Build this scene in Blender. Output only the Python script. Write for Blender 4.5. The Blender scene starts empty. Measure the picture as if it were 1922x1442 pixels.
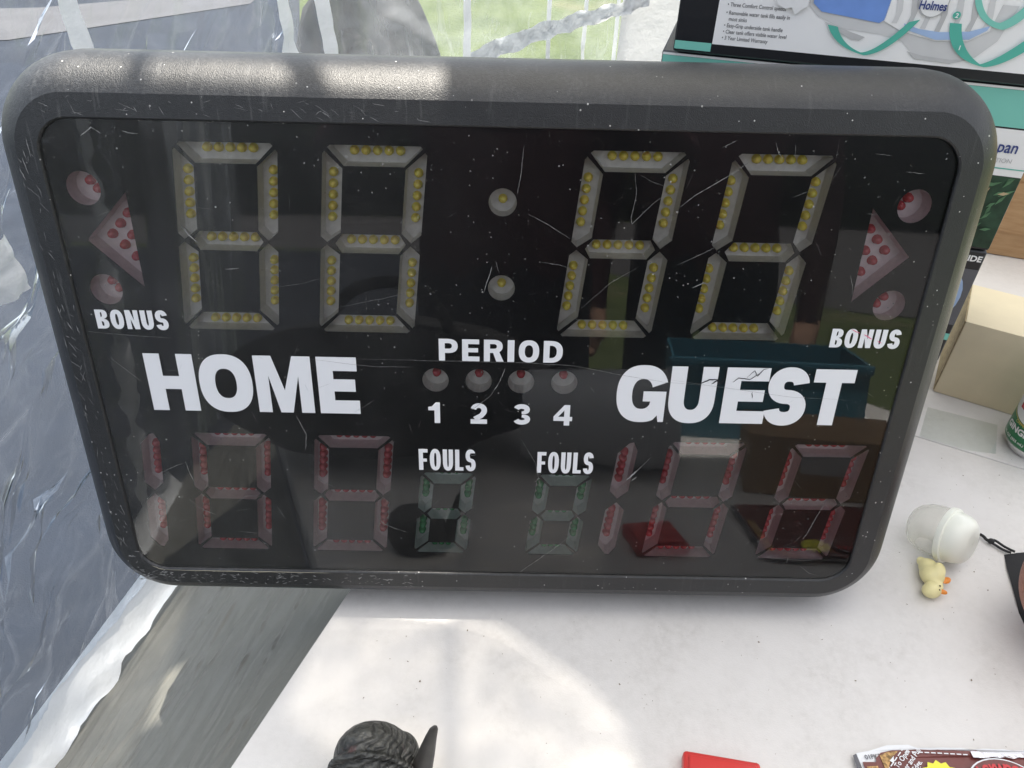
import bpy, bmesh, math, random
from math import sin, cos, pi, radians, sqrt
from mathutils import Vector, Matrix, noise

random.seed(7)
S = bpy.context.scene
COL = S.collection

# ------------------------------------------------------------------ camera
cam_d = bpy.data.cameras.new('camera')
cam = bpy.data.objects.new('camera', cam_d)
COL.objects.link(cam)
S.camera = cam
cam_d.sensor_width = 36.0
cam_d.lens = 27.03
cam_d.clip_start = 0.01
cam_d.clip_end = 400
R_ = Vector((0.99977, 0.00697, 0.02020)).normalized()
F_ = Vector((0.00720, 0.78034, -0.62532)).normalized()
U_ = R_.cross(F_).normalized()
R_ = F_.cross(U_).normalized()
M_ = Matrix(((R_.x, U_.x, -F_.x, 0.00699), (R_.y, U_.y, -F_.y, -0.44557),
             (R_.z, U_.z, -F_.z, 0.63726), (0, 0, 0, 1)))
cam.matrix_world = M_

# ------------------------------------------------------------------ light
SUN_EL = radians(79.0)          # high sun, a little behind the board
SUN_AZ = Vector((-0.02, 1.0, 0)).normalized()
sdir = Vector((SUN_AZ.x * cos(SUN_EL), SUN_AZ.y * cos(SUN_EL), sin(SUN_EL)))
W = bpy.data.worlds.new('World')
S.world = W
W.use_nodes = True
wn = W.node_tree.nodes
sky = wn.new('ShaderNodeTexSky')
sky.sky_type = 'NISHITA'
sky.sun_disc = False
sky.air_density = 0.8
sky.dust_density = 3.0
sky.ozone_density = 0.6
sky.sun_elevation = SUN_EL
sky.sun_rotation = math.atan2(SUN_AZ.x, SUN_AZ.y)
hs = wn.new('ShaderNodeHueSaturation')
hs.inputs['Saturation'].default_value = 0.28
W.node_tree.links.new(sky.outputs[0], hs.inputs['Color'])
W.node_tree.links.new(hs.outputs[0], wn['Background'].inputs[0])
wn['Background'].inputs[1].default_value = 0.15
sun_d = bpy.data.lights.new('sun', 'SUN')
sun_d.energy = 5.0
sun_d.angle = radians(0.6)
sun_d.color = (1.0, 0.95, 0.87)
sun = bpy.data.objects.new('sun', sun_d)
COL.objects.link(sun)
sun.rotation_euler = sdir.to_track_quat('Z', 'Y').to_euler()
S.view_settings.view_transform = 'Standard'
S.view_settings.look = 'None'
S.view_settings.gamma = 1.0
S.view_settings.use_curve_mapping = False
S.view_settings.exposure = 1.52
S.cycles.transparent_max_bounces = 24
S.cycles.max_bounces = 10

# ------------------------------------------------------------------ materials
class N:
    """tiny node helper"""
    def __init__(s, name):
        s.m = bpy.data.materials.new(name)
        s.m.use_nodes = True
        s.t = s.m.node_tree
        s.t.nodes.clear()
        s.out = s.t.nodes.new('ShaderNodeOutputMaterial')
        s.co = s.t.nodes.new('ShaderNodeTexCoord').outputs['Object']
    def n(s, typ, ins=None, **props):
        nd = s.t.nodes.new('ShaderNode' + typ)
        for k, v in props.items():
            setattr(nd, k, v)
        for k, v in (ins or {}).items():
            sock = nd.inputs[k]
            if isinstance(v, bpy.types.NodeSocket):
                s.t.links.new(v, sock)
            else:
                sock.default_value = v
        return nd
    def noise(s, scale, detail=3, rough=.55, vec=None, dist=0):
        return s.n('TexNoise', {'Vector': vec or s.co, 'Scale': scale, 'Detail': detail, 'Roughness': rough, 'Distortion': dist}).outputs[0]
    def ramp(s, fac, p0, p1, c0=0.0, c1=1.0):
        return s.n('MapRange', {0: fac, 1: p0, 2: p1, 3: c0, 4: c1}).outputs[0]
    def math(s, op, a, b=0.0):
        return s.n('Math', {0: a, 1: b}, operation=op).outputs[0]
    def mix(s, f, a, b):
        nd = s.n('Mix', data_type='RGBA')
        for i, v in ((0, f), (6, a), (7, b)):
            if isinstance(v, bpy.types.NodeSocket):
                s.t.links.new(v, nd.inputs[i])
            else:
                nd.inputs[i].default_value = v if i == 0 else (*v[:3], 1)
        return nd.outputs[2]
    def scaled(s, sx, sy, sz):
        return s.n('Mapping', {0: s.co, 3: (sx, sy, sz)}).outputs[0]
    def bump(s, h, strength, dist=.001):
        return s.n('Bump', {'Height': h, 'Strength': strength, 'Distance': dist}).outputs[0]
    def specks(s, scale, size, density):
        v = s.n('TexVoronoi', {'Vector': s.co, 'Scale': scale})
        c = s.n('SeparateColor', {0: v.outputs['Color']})
        near = s.math('LESS_THAN', v.outputs['Distance'], s.math('MULTIPLY', c.outputs[1], size))
        keep = s.math('LESS_THAN', c.outputs[0], density)
        return s.math('MULTIPLY', near, keep)
    def done(s, shader):
        s.t.links.new(shader, s.out.inputs[0])
        return s.m

def c3(c):
    return (c[0], c[1], c[2], 1)

def plain(name, col, rough=.5, spec=.5, bump=None, var=0.0, vscale=30, metal=0.0, coat=0.0):
    k = N(name)
    base = c3(col)
    if var:
        f = k.noise(vscale, 4)
        base = k.mix(k.ramp(f, .3, .7), [max(0, x * (1 - var)) for x in col], [min(1, x * (1 + var)) for x in col])
    ins = {'Base Color': base, 'Roughness': rough, 'Specular IOR Level': spec, 'Metallic': metal, 'Coat Weight': coat}
    if bump:
        ins['Normal'] = k.bump(k.noise(bump[0], 3), bump[1], bump[2] if len(bump) > 2 else .0005)
    return k.done(k.n('BsdfPrincipled', ins).outputs[0])

MAT = {}
def m_housing():
    k = N('black_moulded_plastic')
    spk = k.specks(240, .15, .07)
    spk2 = k.specks(190, .14, .28)
    patch = k.ramp(k.noise(7, 2), .46, .60)
    spk2 = k.math('MULTIPLY', spk2, patch)
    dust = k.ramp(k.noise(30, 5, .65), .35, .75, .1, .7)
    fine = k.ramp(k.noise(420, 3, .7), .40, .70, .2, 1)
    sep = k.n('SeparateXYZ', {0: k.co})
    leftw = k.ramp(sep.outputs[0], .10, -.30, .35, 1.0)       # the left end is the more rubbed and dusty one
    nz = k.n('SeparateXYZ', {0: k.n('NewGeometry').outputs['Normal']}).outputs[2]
    topd = k.ramp(nz, .25, .8, .22, 1.0)                      # dust on upward faces, its tone lifted to paint in the top's sheen
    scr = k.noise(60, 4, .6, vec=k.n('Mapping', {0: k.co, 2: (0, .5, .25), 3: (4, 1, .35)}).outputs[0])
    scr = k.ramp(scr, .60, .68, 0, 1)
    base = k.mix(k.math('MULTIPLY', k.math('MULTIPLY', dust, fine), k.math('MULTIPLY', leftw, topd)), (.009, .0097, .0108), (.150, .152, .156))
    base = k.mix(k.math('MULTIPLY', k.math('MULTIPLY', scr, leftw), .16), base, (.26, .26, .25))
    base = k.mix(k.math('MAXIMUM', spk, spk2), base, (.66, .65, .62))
    h2 = k.noise(620, 4, .75)
    hh = k.math('ADD', k.noise(1300, 2), k.math('MULTIPLY', h2, k.math('MULTIPLY', leftw, 1.0)))
    b = k.n('BsdfPrincipled', {'Base Color': base, 'Roughness': .37, 'Specular IOR Level': .62,
                               'Normal': k.bump(hh, .55, .0006)})
    return k.done(b.outputs[0])
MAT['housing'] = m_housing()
MAT['plate'] = plain('black_screen_print', (.003, .0035, .005), .35, .3)

def m_cover():
    k = N('clear_acrylic_cover')
    sep = k.n('SeparateXYZ', {0: k.co})
    leftw = k.ramp(sep.outputs[0], .05, -.25, .12, 1.0)        # settled dust with sunlit haze and reflected veil painted in, stronger leftwards
    spk = k.specks(125, .085, .60)
    spk2 = k.specks(300, .17, .35)
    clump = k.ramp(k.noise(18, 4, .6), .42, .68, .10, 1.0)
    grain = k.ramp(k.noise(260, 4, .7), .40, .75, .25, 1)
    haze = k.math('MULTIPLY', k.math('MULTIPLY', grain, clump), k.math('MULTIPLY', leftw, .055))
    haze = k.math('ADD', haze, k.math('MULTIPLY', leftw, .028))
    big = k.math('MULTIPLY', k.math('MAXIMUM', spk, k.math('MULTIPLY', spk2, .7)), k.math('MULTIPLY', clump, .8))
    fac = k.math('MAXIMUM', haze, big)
    swirl = k.noise(70, 3, .6, vec=k.n('Mapping', {0: k.co, 2: (0, .7, 0), 3: (3, 1, .3)}).outputs[0])
    rough = k.ramp(swirl, .4, .7, .0, .07)
    clear = k.n('BsdfTransparent', {0: (.93, .94, .95, 1)}).outputs[0]
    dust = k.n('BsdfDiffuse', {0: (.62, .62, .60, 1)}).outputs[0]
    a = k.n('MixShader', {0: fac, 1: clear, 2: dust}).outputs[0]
    gl = k.n('BsdfGlossy', {'Color': (1, 1, 1, 1), 'Roughness': rough}).outputs[0]
    fr = k.n('Fresnel', {0: 1.49}).outputs[0]
    return k.done(k.n('MixShader', {0: fr, 1: a, 2: gl}).outputs[0])
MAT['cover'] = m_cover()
MAT['vinyl'] = plain('white_vinyl', (.80, .81, .83), .32, .5, bump=(160, .12, .0006))
MAT['tray_grey'] = plain('frosted_grey_tray', (.60, .585, .545), .55, .3, var=.08, vscale=200)
MAT['tray_pink'] = plain('frosted_pink_grey_tray', (.60, .50, .50), .55, .3, var=.08, vscale=200)
MAT['tray_green'] = plain('frosted_green_grey_tray', (.50, .56, .53), .55, .3, var=.08, vscale=200)

def m_led(name, col):
    k = N(name)
    b = k.n('BsdfPrincipled', {'Base Color': c3(col), 'Roughness': .18, 'Subsurface Weight': .35,
                               'Subsurface Radius': (.004, .002, .001), 'Subsurface Scale': 1.0})
    return k.done(b.outputs[0])
MAT['led_yellow'] = m_led('yellow_led_lens', (.76, .63, .12))
MAT['led_red'] = m_led('red_led_lens', (.46, .07, .08))
MAT['led_green'] = m_led('green_led_lens', (.035, .26, .09))
MAT['scratch'] = plain('scratched_acrylic', (.25, .25, .245), .6, .3, var=.7, vscale=260)
MAT['scuff_dark'] = plain('dark_scuff', (.03, .03, .035), .6, .2)
MAT['pinkmark'] = plain('pink_crayon', (.75, .18, .30), .6, .2)

# ------------------------------------------------------------------ mesh helpers
def link(o, parent=None):
    COL.objects.link(o)
    if parent:
        o.parent = parent
    return o

def tag(o, label=None, cat=None, group=None, kind=None):
    if label: o['label'] = label
    if cat: o['category'] = cat
    if group: o['group'] = group
    if kind: o['kind'] = kind
    return o

def empty(name, loc=(0, 0, 0), rot=(0, 0, 0), label=None, cat=None, group=None):
    o = bpy.data.objects.new(name, None)
    o.empty_display_size = .02
    o.location = loc
    o.rotation_euler = rot
    return tag(link(o), label, cat, group)

def mesh(name, verts, faces, mat, parent=None, smooth=False, sharp=None):
    me = bpy.data.meshes.new(name)
    me.from_pydata([tuple(v) for v in verts], [], faces)
    me.update()
    me.materials.append(mat)
    if smooth:
        me.shade_smooth()
        if sharp:
            me.set_sharp_from_angle(angle=radians(sharp))
    return link(bpy.data.objects.new(name, me), parent)

def from_bm(name, bm, mat, parent=None, smooth=False, sharp=None):
    me = bpy.data.meshes.new(name)
    bm.normal_update()
    bm.to_mesh(me)
    bm.free()
    me.materials.append(mat)
    if smooth:
        me.shade_smooth()
        if sharp:
            me.set_sharp_from_angle(angle=radians(sharp))
    return link(bpy.data.objects.new(name, me), parent)

def bm_box(bm, x0, x1, y0, y1, z0, z1, bevel=0.0, seg=2):
    b = bmesh.new()
    bmesh.ops.create_cube(b, size=1)
    for v in b.verts:
        v.co = Vector(((x0 + x1) / 2 + v.co.x * (x1 - x0), (y0 + y1) / 2 + v.co.y * (y1 - y0), (z0 + z1) / 2 + v.co.z * (z1 - z0)))
    if bevel:
        bmesh.ops.bevel(b, geom=list(b.edges), offset=bevel, segments=seg, affect='EDGES', profile=.5)
    me = bpy.data.meshes.new('tmp')
    b.to_mesh(me)
    b.free()
    bm.from_mesh(me)
    bpy.data.meshes.remove(me)

def box(name, x0, x1, y0, y1, z0, z1, mat, parent=None, bevel=0.0, seg=2):
    bm = bmesh.new()
    bm_box(bm, x0, x1, y0, y1, z0, z1, bevel, seg)
    return from_bm(name, bm, mat, parent, smooth=bool(bevel), sharp=40)

def loops_mesh(loops, extrude=0.0):
    """2-D loops (holes handled) -> mesh in the local x,z plane, front towards -y"""
    cu = bpy.data.curves.new('tmp', 'CURVE')
    cu.dimensions = '2D'
    cu.fill_mode = 'BOTH' if extrude else 'FRONT'
    cu.extrude = extrude
    for lp in loops:
        sp = cu.splines.new('POLY')
        sp.points.add(len(lp) - 1)
        for p, q in zip(sp.points, lp):
            p.co = (q[0], q[1], 0, 1)
        sp.use_cyclic_u = True
    o = bpy.data.objects.new('tmp', cu)
    COL.objects.link(o)
    dg = bpy.context.evaluated_depsgraph_get()
    me = bpy.data.meshes.new_from_object(o.evaluated_get(dg))
    bpy.data.objects.remove(o)
    bpy.data.curves.remove(cu)
    me.transform(Matrix(((1, 0, 0, 0), (0, 0, -1, 0), (0, 1, 0, 0), (0, 0, 0, 1))))
    return me

def flat(name, loops, mat, parent, y=0.0, extrude=0.0, loc=(0, 0, 0)):
    me = loops_mesh(loops, extrude)
    me.name = name
    me.materials.clear()
    me.materials.append(mat)
    o = bpy.data.objects.new(name, me)
    o.location = (loc[0], loc[1] + y, loc[2])
    return link(o, parent)

def text(name, body, size, mat, parent, x, z, y=0.0, align='LEFT', bold=0.0, sx=1.0, shear=0.0, rot=0.0):
    cu = bpy.data.curves.new('tmp', 'FONT')
    cu.body = body
    cu.size = size
    cu.align_x = align
    cu.offset = bold
    cu.shear = shear
    cu.resolution_u = 3
    o = bpy.data.objects.new('tmp', cu)
    COL.objects.link(o)
    dg = bpy.context.evaluated_depsgraph_get()
    me = bpy.data.meshes.new_from_object(o.evaluated_get(dg))
    bpy.data.objects.remove(o)
    bpy.data.curves.remove(cu)
    me.transform(Matrix.Rotation(rot, 4, 'Z') @ Matrix.Diagonal((sx, 1, 1, 1)))
    me.transform(Matrix(((1, 0, 0, 0), (0, 0, -1, 0), (0, 1, 0, 0), (0, 0, 0, 1))))
    me.name = name
    me.materials.clear()
    me.materials.append(mat)
    o = bpy.data.objects.new(name, me)
    o.location = (x, y, z)
    return link(o, parent)

def strip(pts, w0, w1=None, w2=None):
    """polyline -> thin tapering 2-D quad strip, returns verts2d, faces"""
    n = len(pts)
    L, F = [], []
    for i, p in enumerate(pts):
        a = Vector(pts[max(0, i - 1)]); b = Vector(pts[min(n - 1, i + 1)])
        t = (b - a).normalized()
        nn = Vector((-t.y, t.x))
        u = i / (n - 1)
        w = w0 * (sin(pi * min(1, max(.02, u))) ** .5 if w1 is None else (1 - u) + u * w1 / w0)
        L += [Vector(p) + nn * w / 2, Vector(p) - nn * w / 2]
    for i in range(n - 1):
        F.append((2 * i, 2 * i + 1, 2 * i + 3, 2 * i + 2))
    return L, F

def rrect(x0, x1, z0, z1, r, n=8):
    P = []
    for cx, cz, a0 in ((x1 - r, z1 - r, 0), (x0 + r, z1 - r, 90), (x0 + r, z0 + r, 180), (x1 - r, z0 + r, 270)):
        for i in range(n + 1):
            a = radians(a0 + 90 * i / n)
            P.append((cx + r * cos(a), cz + r * sin(a)))
    return P

def circle(cx, cz, r, n=28):
    return [(cx + r * cos(2 * pi * i / n), cz + r * sin(2 * pi * i / n)) for i in range(n)]

# ------------------------------------------------------------------ block letters
def arc(cx, cy, rx, ry, a0, a1, n=18, p=2.35):
    P = []
    for i in range(n + 1):
        a = radians(a0 + (a1 - a0) * i / n)
        c, s = cos(a), sin(a)
        P.append((cx + rx * math.copysign(abs(c) ** (2 / p), c), cy + ry * math.copysign(abs(s) ** (2 / p), s)))
    return P

def stroke(path, tv, th, taper=None):
    n = len(path)
    A, B = [], []
    for i, p in enumerate(path):
        a = path[max(0, i - 1)]; b = path[min(n - 1, i + 1)]
        dx, dy = b[0] - a[0], b[1] - a[1]
        l = math.hypot(dx, dy) or 1
        dx /= l; dy /= l
        t = sqrt((tv * dy) ** 2 + (th * dx) ** 2)
        if taper: t *= taper(i / (n - 1))
        A.append((p[0] - dy * t / 2, p[1] + dx * t / 2))
        B.append((p[0] + dy * t / 2, p[1] - dx * t / 2))
    return A + B[::-1]

def glyph(ch, w, h, tv, th):
    """list of groups of loops; each group is filled on its own"""
    if ch == 'H':
        m0, m1 = h * .5 - th * .48, h * .5 + th * .48
        return [[[(0, 0), (tv, 0), (tv, m0), (w - tv, m0), (w - tv, 0), (w, 0), (w, h), (w - tv, h), (w - tv, m1), (tv, m1), (tv, h), (0, h)]]]
    if ch == 'I':
        return [[[(0, 0), (w, 0), (w, h), (0, h)]]]
    if ch == 'L':
        return [[[(0, 0), (w, 0), (w, th), (tv, th), (tv, h), (0, h)]]]
    if ch in 'EF':
        m0, m1 = h * .5 - th * .42, h * .5 + th * .48
        if ch == 'E':
            return [[[(0, 0), (w, 0), (w, th), (tv, th), (tv, m0), (w * .92, m0), (w * .92, m1), (tv, m1), (tv, h - th), (w * .98, h - th), (w * .98, h), (0, h)]]]
        return [[[(0, 0), (tv, 0), (tv, m0 - .03 * h), (w * .9, m0 - .03 * h), (w * .9, m1 - .03 * h), (tv, m1 - .03 * h), (tv, h - th), (w, h - th), (w, h), (0, h)]]]
    if ch == 'T':
        c = w / 2
        return [[[(c - tv / 2, 0), (c + tv / 2, 0), (c + tv / 2, h - th), (w, h - th), (w, h), (0, h), (0, h - th), (c - tv / 2, h - th)]]]
    if ch == 'M':
        s = tv * .84
        return [[[(0, 0), (s, 0), (s, h * .66), (w / 2 - s * .47, 0), (w / 2 + s * .47, 0), (w - s, h * .66), (w - s, 0), (w, 0), (w, h), (w - s * 1.35, h), (w / 2, h * .40), (s * 1.35, h), (0, h)]]]
    if ch == 'N':
        return [[[(0, 0), (tv * .92, 0), (tv * .92, h * .56), (w - tv, 0), (w, 0), (w, h), (w - tv * .92, h), (w - tv * .92, h * .44), (tv, h), (0, h)]]]
    if ch == 'O':
        return [[arc(w / 2, h / 2, w / 2, h / 2 * 1.02, 0, 355, 48), arc(w / 2, h / 2, w / 2 - tv, h / 2 - th, 0, 355, 40)]]
    if ch == 'U':
        r = h * .42
        return [[[(0, h)] + arc(w / 2, r, w / 2, r * 1.03, 180, 360, 26) + [(w, h), (w - tv, h)] + arc(w / 2, r, w / 2 - tv, r - th, 360, 180, 22) + [(tv, h)]]]
    if ch == 'D':
        rx = w * .62
        return [[[(0, 0)] + arc(w - rx, h / 2, rx, h / 2, -90, 90, 24) + [(0, h)],
                 [(tv, th)] + arc(w - rx, h / 2, rx - tv, h / 2 - th, -90, 90, 20) + [(tv, h - th)]]]
    if ch == 'P':
        y0 = h * .36
        r = (h - y0) / 2
        return [[[(0, 0), (tv, 0), (tv, y0)] + arc(w - w * .5, y0 + r, w * .5, r, -90, 90, 18) + [(0, h)],
                 [(tv, y0 + th * .9)] + arc(w - w * .5, y0 + r, w * .5 - tv * .95, r - th * .9, -90, 90, 14) + [(tv, h - th * .9)]]]
    if ch == 'R':
        y0 = h * .40
        r = (h - y0) / 2
        return [[[(0, 0), (tv, 0), (tv, y0), (w * .48, y0), (w - tv * 1.12, 0), (w * 1.03, 0), (w * .80, y0 + h * .045)] +
                 arc(w * .5, y0 + r, w * .47, r, -42, 90, 14) + [(0, h)],
                 [(tv, y0 + th * .9)] + arc(w * .5, y0 + r, w * .47 - tv * .95, r - th * .9, -90, 90, 14) + [(tv, h - th * .9)]]]
    if ch == 'B':
        ym = h * .52
        r1, r0 = (h - ym) / 2, ym / 2
        return [[[(0, 0)] + arc(w * .5, r0, w * .5, r0, -90, 74, 16) + arc(w * .5, ym + r1, w * .46, r1, -70, 90, 16) + [(0, h)],
                 [(tv, th * .85)] + arc(w * .5, r0, w * .5 - tv, r0 - th * .68, -90, 90, 12) + [(tv, ym - th * .5)],
                 [(tv, ym + th * .36)] + arc(w * .5, ym + r1, w * .46 - tv, r1 - th * .6, -90, 90, 12) + [(tv, h - th * .85)]]]
    if ch == 'S':
        rx = (w - tv) / 2
        ry = (h * 1.03 - th) / 4
        yc1 = h * 1.015 - th / 2 - ry
        yc0 = -h * .015 + th / 2 + ry
        path = arc(w / 2, yc1, rx * .95, ry, 8, 262, 26, 2.2) + arc(w / 2, yc0, rx, ry, 82, -172, 26, 2.2)
        return [[stroke(path, tv, th * 1.08)]]
    if ch == 'G':
        o = arc(w * .52, h / 2, w * .52, h / 2 * 1.02, 22, 296, 40)
        i = arc(w * .52, h / 2, w * .52 - tv, h / 2 - th, 318, 24, 34)
        return [[o + [(w * .86, h * .12), (w * .89, 0), (w * 1.0, 0), (w * 1.0, h * .55), (w * .54, h * .55), (w * .54, h * .37), (w - tv * .98, h * .37)] + i]]
    if ch == '1':
        s = tv
        return [[[(w - s, 0), (w, 0), (w, h), (w - s * .75, h), (w * .30, h * .80), (0, h * .78), (0, h * .62), (w - s, h * .62)]]]
    if ch == '2':
        path = arc(w / 2, h * .66, (w - tv) / 2, h * .34 - th / 2, 165, -28, 22, 2.1)
        e = path[-1]
        path = path + [(e[0] - w * .14, e[1] - h * .14), (tv * .75, th * 1.05)]
        return [[stroke(path, tv, th)], [[(0, 0), (w, 0), (w, th), (0, th)]]]
    if ch == '3':
        rx = (w - tv) / 2
        up = arc(w * .48, h * .735, rx * .94, h * .265 - th / 2, 165, -90, 20, 2.1)
        lo = arc(w * .49, h * .265, rx, h * .265 - th / 2, 90, -165, 20, 2.1)
        tu = lambda u: 1 - .45 * max(0, (u - .75) / .25)
        tl = lambda u: 1 - .45 * max(0, (.25 - u) / .25)
        return [[stroke(up, tv, th, tu)], [stroke(lo, tv, th, tl)]]
    if ch == '4':
        x1 = w * .86
        return [[[(x1 - tv, 0), (x1, 0), (x1, h * .22), (w, h * .22), (w, h * .42), (x1, h * .42), (x1, h), (x1 - tv, h), (0, h * .43), (0, h * .22), (x1 - tv, h * .22)],
                 [(w * .24, h * .42), (x1 - tv, h * .42), (x1 - tv, h * .74)]]]
    raise ValueError(ch)

# ================================================================== SETTING
TE = Vector((-0.146, 0.014)); TD = Vector((.358, .934)).normalized()      # table's long edge
def m_ground():
    k = N('lawn_grass')
    a = k.noise(3.0, 5, .6)
    b = k.noise(26, 5, .7)
    c = k.noise(1.1, 2)
    base = k.mix(k.ramp(a, .35, .65), (.055, .080, .018), (.105, .135, .036))
    base = k.mix(k.ramp(b, .35, .75), base, (.085, .115, .030))
    base = k.mix(k.ramp(c, .60, .72, 0, .7), base, (.19, .16, .09))
    return k.done(k.n('BsdfPrincipled', {'Base Color': base, 'Roughness': .9, 'Normal': k.bump(b, 1.0, .04)}).outputs[0])
MAT['grass'] = m_ground()
MAT['asphalt'] = plain('asphalt', (.015, .0190, .028), .85, .3, bump=(300, .6, .003), var=.18, vscale=3)
MAT['concrete'] = plain('concrete_path', (.075, .072, .074), .85, .3, bump=(200, .5, .002), var=.1, vscale=4)
GZ = -.74
tag(mesh('ground', [(-80, -80, GZ), (80, -80, GZ), (80, 80, GZ), (-80, 80, GZ)], [(0, 1, 2, 3)], MAT['grass']), kind='structure')
tag(mesh('driveway', [(-30, -12, GZ + .004), (-.55, -12, GZ + .004), (-.40, .7, GZ + .004), (-1.05, 3.4, GZ + .004), (-2.2, 8.5, GZ + .004), (-30, 3, GZ + .004)], [(0, 1, 2, 3, 4, 5)], MAT['asphalt']), kind='structure')
tag(mesh('path', [(-14, 2.2, GZ + .008), (-3.1, 4.55, GZ + .008), (-1.9, 5.6, GZ + .008), (-1.9, 6.1, GZ + .008), (-3.3, 5.35, GZ + .008), (-14, 3.2, GZ + .008)], [(0, 1, 2, 3, 4, 5)], MAT['concrete']), kind='structure')
tag(mesh('road', [(-12, -24, GZ + .008), (24, -24, GZ + .008), (24, -4.2, GZ + .008), (6.5, -5.0, GZ + .008), (3.4, -6.6, GZ + .008), (1.6, -9.0, GZ + .008), (.2, -12.0, GZ + .008), (-12, -13, GZ + .008)], [tuple(range(8))], MAT['concrete']), kind='structure')

# ------------------------------------------------------------------ folding table (two leaves, seam between)
def m_table():
    k = N('white_table_plastic')
    dirt = k.math('MAXIMUM', k.specks(110, .030, .5), k.specks(40, .018, .5))
    st = k.math('MULTIPLY', k.ramp(k.noise(9, 5, .7), .40, .75, 0, .75), k.ramp(k.noise(120, 4, .7), .35, .7, .2, 1))
    base = k.mix(st, (.70, .675, .645), (.50, .475, .44))
    base = k.mix(k.math('MULTIPLY', dirt, .75), base, (.22, .17, .12))
    h = k.math('ADD', k.noise(700, 3, .6), k.math('MULTIPLY', k.noise(120, 2), 1.3))
    return k.done(k.n('BsdfPrincipled', {'Base Color': base, 'Roughness': .46, 'Specular IOR Level': .45,
                                         'Normal': k.bump(h, .30, .0006)}).outputs[0])
MAT['table'] = m_table()
TN = Vector((TD.y, -TD.x))          # towards the right
def tp(u, v):                       # table coords: u along the long edge, v across
    q = TE + TD * u + TN * v
    return (q.x, q.y)
SE0 = Vector((.528, .257)); SED = Vector((.624 - .528, .208 - .257)).normalized()
def seam_pt(v, off):                # where the seam crosses the line v = const
    a = TE + TN * v
    # a + TD*u = SE0 + SED*w
    d = TD.x * -SED.y + SED.x * TD.y
    r = SE0 - a
    u = (r.x * -SED.y + SED.x * r.y) / d
    return tp(u + off, v)
TW = 1.10
table = empty('folding_table', (0, 0, 0), label='white plastic folding table under the scoreboard, its seam at the right', cat='table')
def leaf(pts):
    bm = bmesh.new()
    vs = [bm.verts.new((x, y, 0)) for x, y in pts]
    f = bm.faces.new(vs)
    if f.normal.z < 0 or True:
        bm.normal_update()
        if f.normal.z < 0: f.normal_flip()
    r = bmesh.ops.extrude_face_region(bm, geom=[f])
    for v in r['geom']:
        if isinstance(v, bmesh.types.BMVert): v.co.z -= .042
    bmesh.ops.recalc_face_normals(bm, faces=bm.faces)
    top = [e for e in bm.edges if all(abs(v.co.z) < 1e-6 for v in e.verts)]
    bmesh.ops.bevel(bm, geom=top, offset=.0016, segments=3, affect='EDGES', profile=.5)
    return from_bm('table_leaf', bm, MAT['table'], table, smooth=True, sharp=50)
leaf([tp(-.66, 0), tp(-.66, TW), seam_pt(TW, -.0007), seam_pt(0, -.0007)])
leaf([seam_pt(0, .0007), seam_pt(TW, .0007), tp(1.25, TW), tp(1.25, 0)])
MAT['steel'] = plain('grey_steel', (.25, .25, .26), .4, .5, metal=.7)
for u, v in ((-.56, .1), (-.56, TW - .1), (1.1, .1), (1.1, TW - .1)):
    x, y = tp(u, v)
    bm = bmesh.new()
    bmesh.ops.create_cone(bm, segments=14, radius1=.014, radius2=.014, depth=.69, cap_ends=True)
    bmesh.ops.translate(bm, verts=bm.verts, vec=(x, y, -.042 - .349))
    from_bm('leg', bm, MAT['steel'], table, smooth=True, sharp=40)
# ================================================================== SCOREBOARD
LEAN = radians(-12)
board = empty('scoreboard', (0, 0, .055), (LEAN, 0, 0),
              'large black electronic scoreboard with HOME and GUEST lettering, leaning back on the white table', 'scoreboard')
HW, HT = .325, .396
# --- housing: profile swept round the display opening
prof = [(-.0035, .006), (-.0004, .0052), (-.0004, .0002), (.0000, -.0008), (.0010, -.0016), (.0168, -.0004)]
r = .0435
for i in range(1, 15):
    th_ = radians(26 + 66 * i / 14)
    prof.append((.0168 + r * (sin(th_) - sin(radians(26))), -.0004 + r * (cos(radians(26)) - cos(th_))))
prof += [(.0412, .052), (.0402, .066), (.0385, .080), (.0345, .0865), (.028, .088)]
NC = 16
def ring(o):
    x0, x1, z0, z1, rr = -HW - o, HW + o, -o, HT + o, .025 + o
    P = []
    for cx, cz, a0 in ((x1 - rr, z1 - rr, 0), (x0 + rr, z1 - rr, 90), (x0 + rr, z0 + rr, 180), (x1 - rr, z0 + rr, 270)):
        for i in range(NC + 1):
            a = radians(a0 + 90 * i / NC)
            P.append((cx + rr * cos(a), cz + rr * sin(a)))
    return P
V, Fc = [], []
for o, y in prof:
    V += [(x, y, z) for x, z in ring(o)]
n = len(V) // len(prof)
for j in range(len(prof) - 1):
    for i in range(n):
        a, b = j * n + i, j * n + (i + 1) % n
        Fc.append((a, b, b + n, a + n))
last = (len(prof) - 1) * n
Fc.append(tuple(last + i for i in range(n)))
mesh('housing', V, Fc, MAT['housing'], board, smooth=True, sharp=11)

# --- segment outlines
def chain(pts, sh):
    return [(x + sh * z, z) for x, z in pts]

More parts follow.
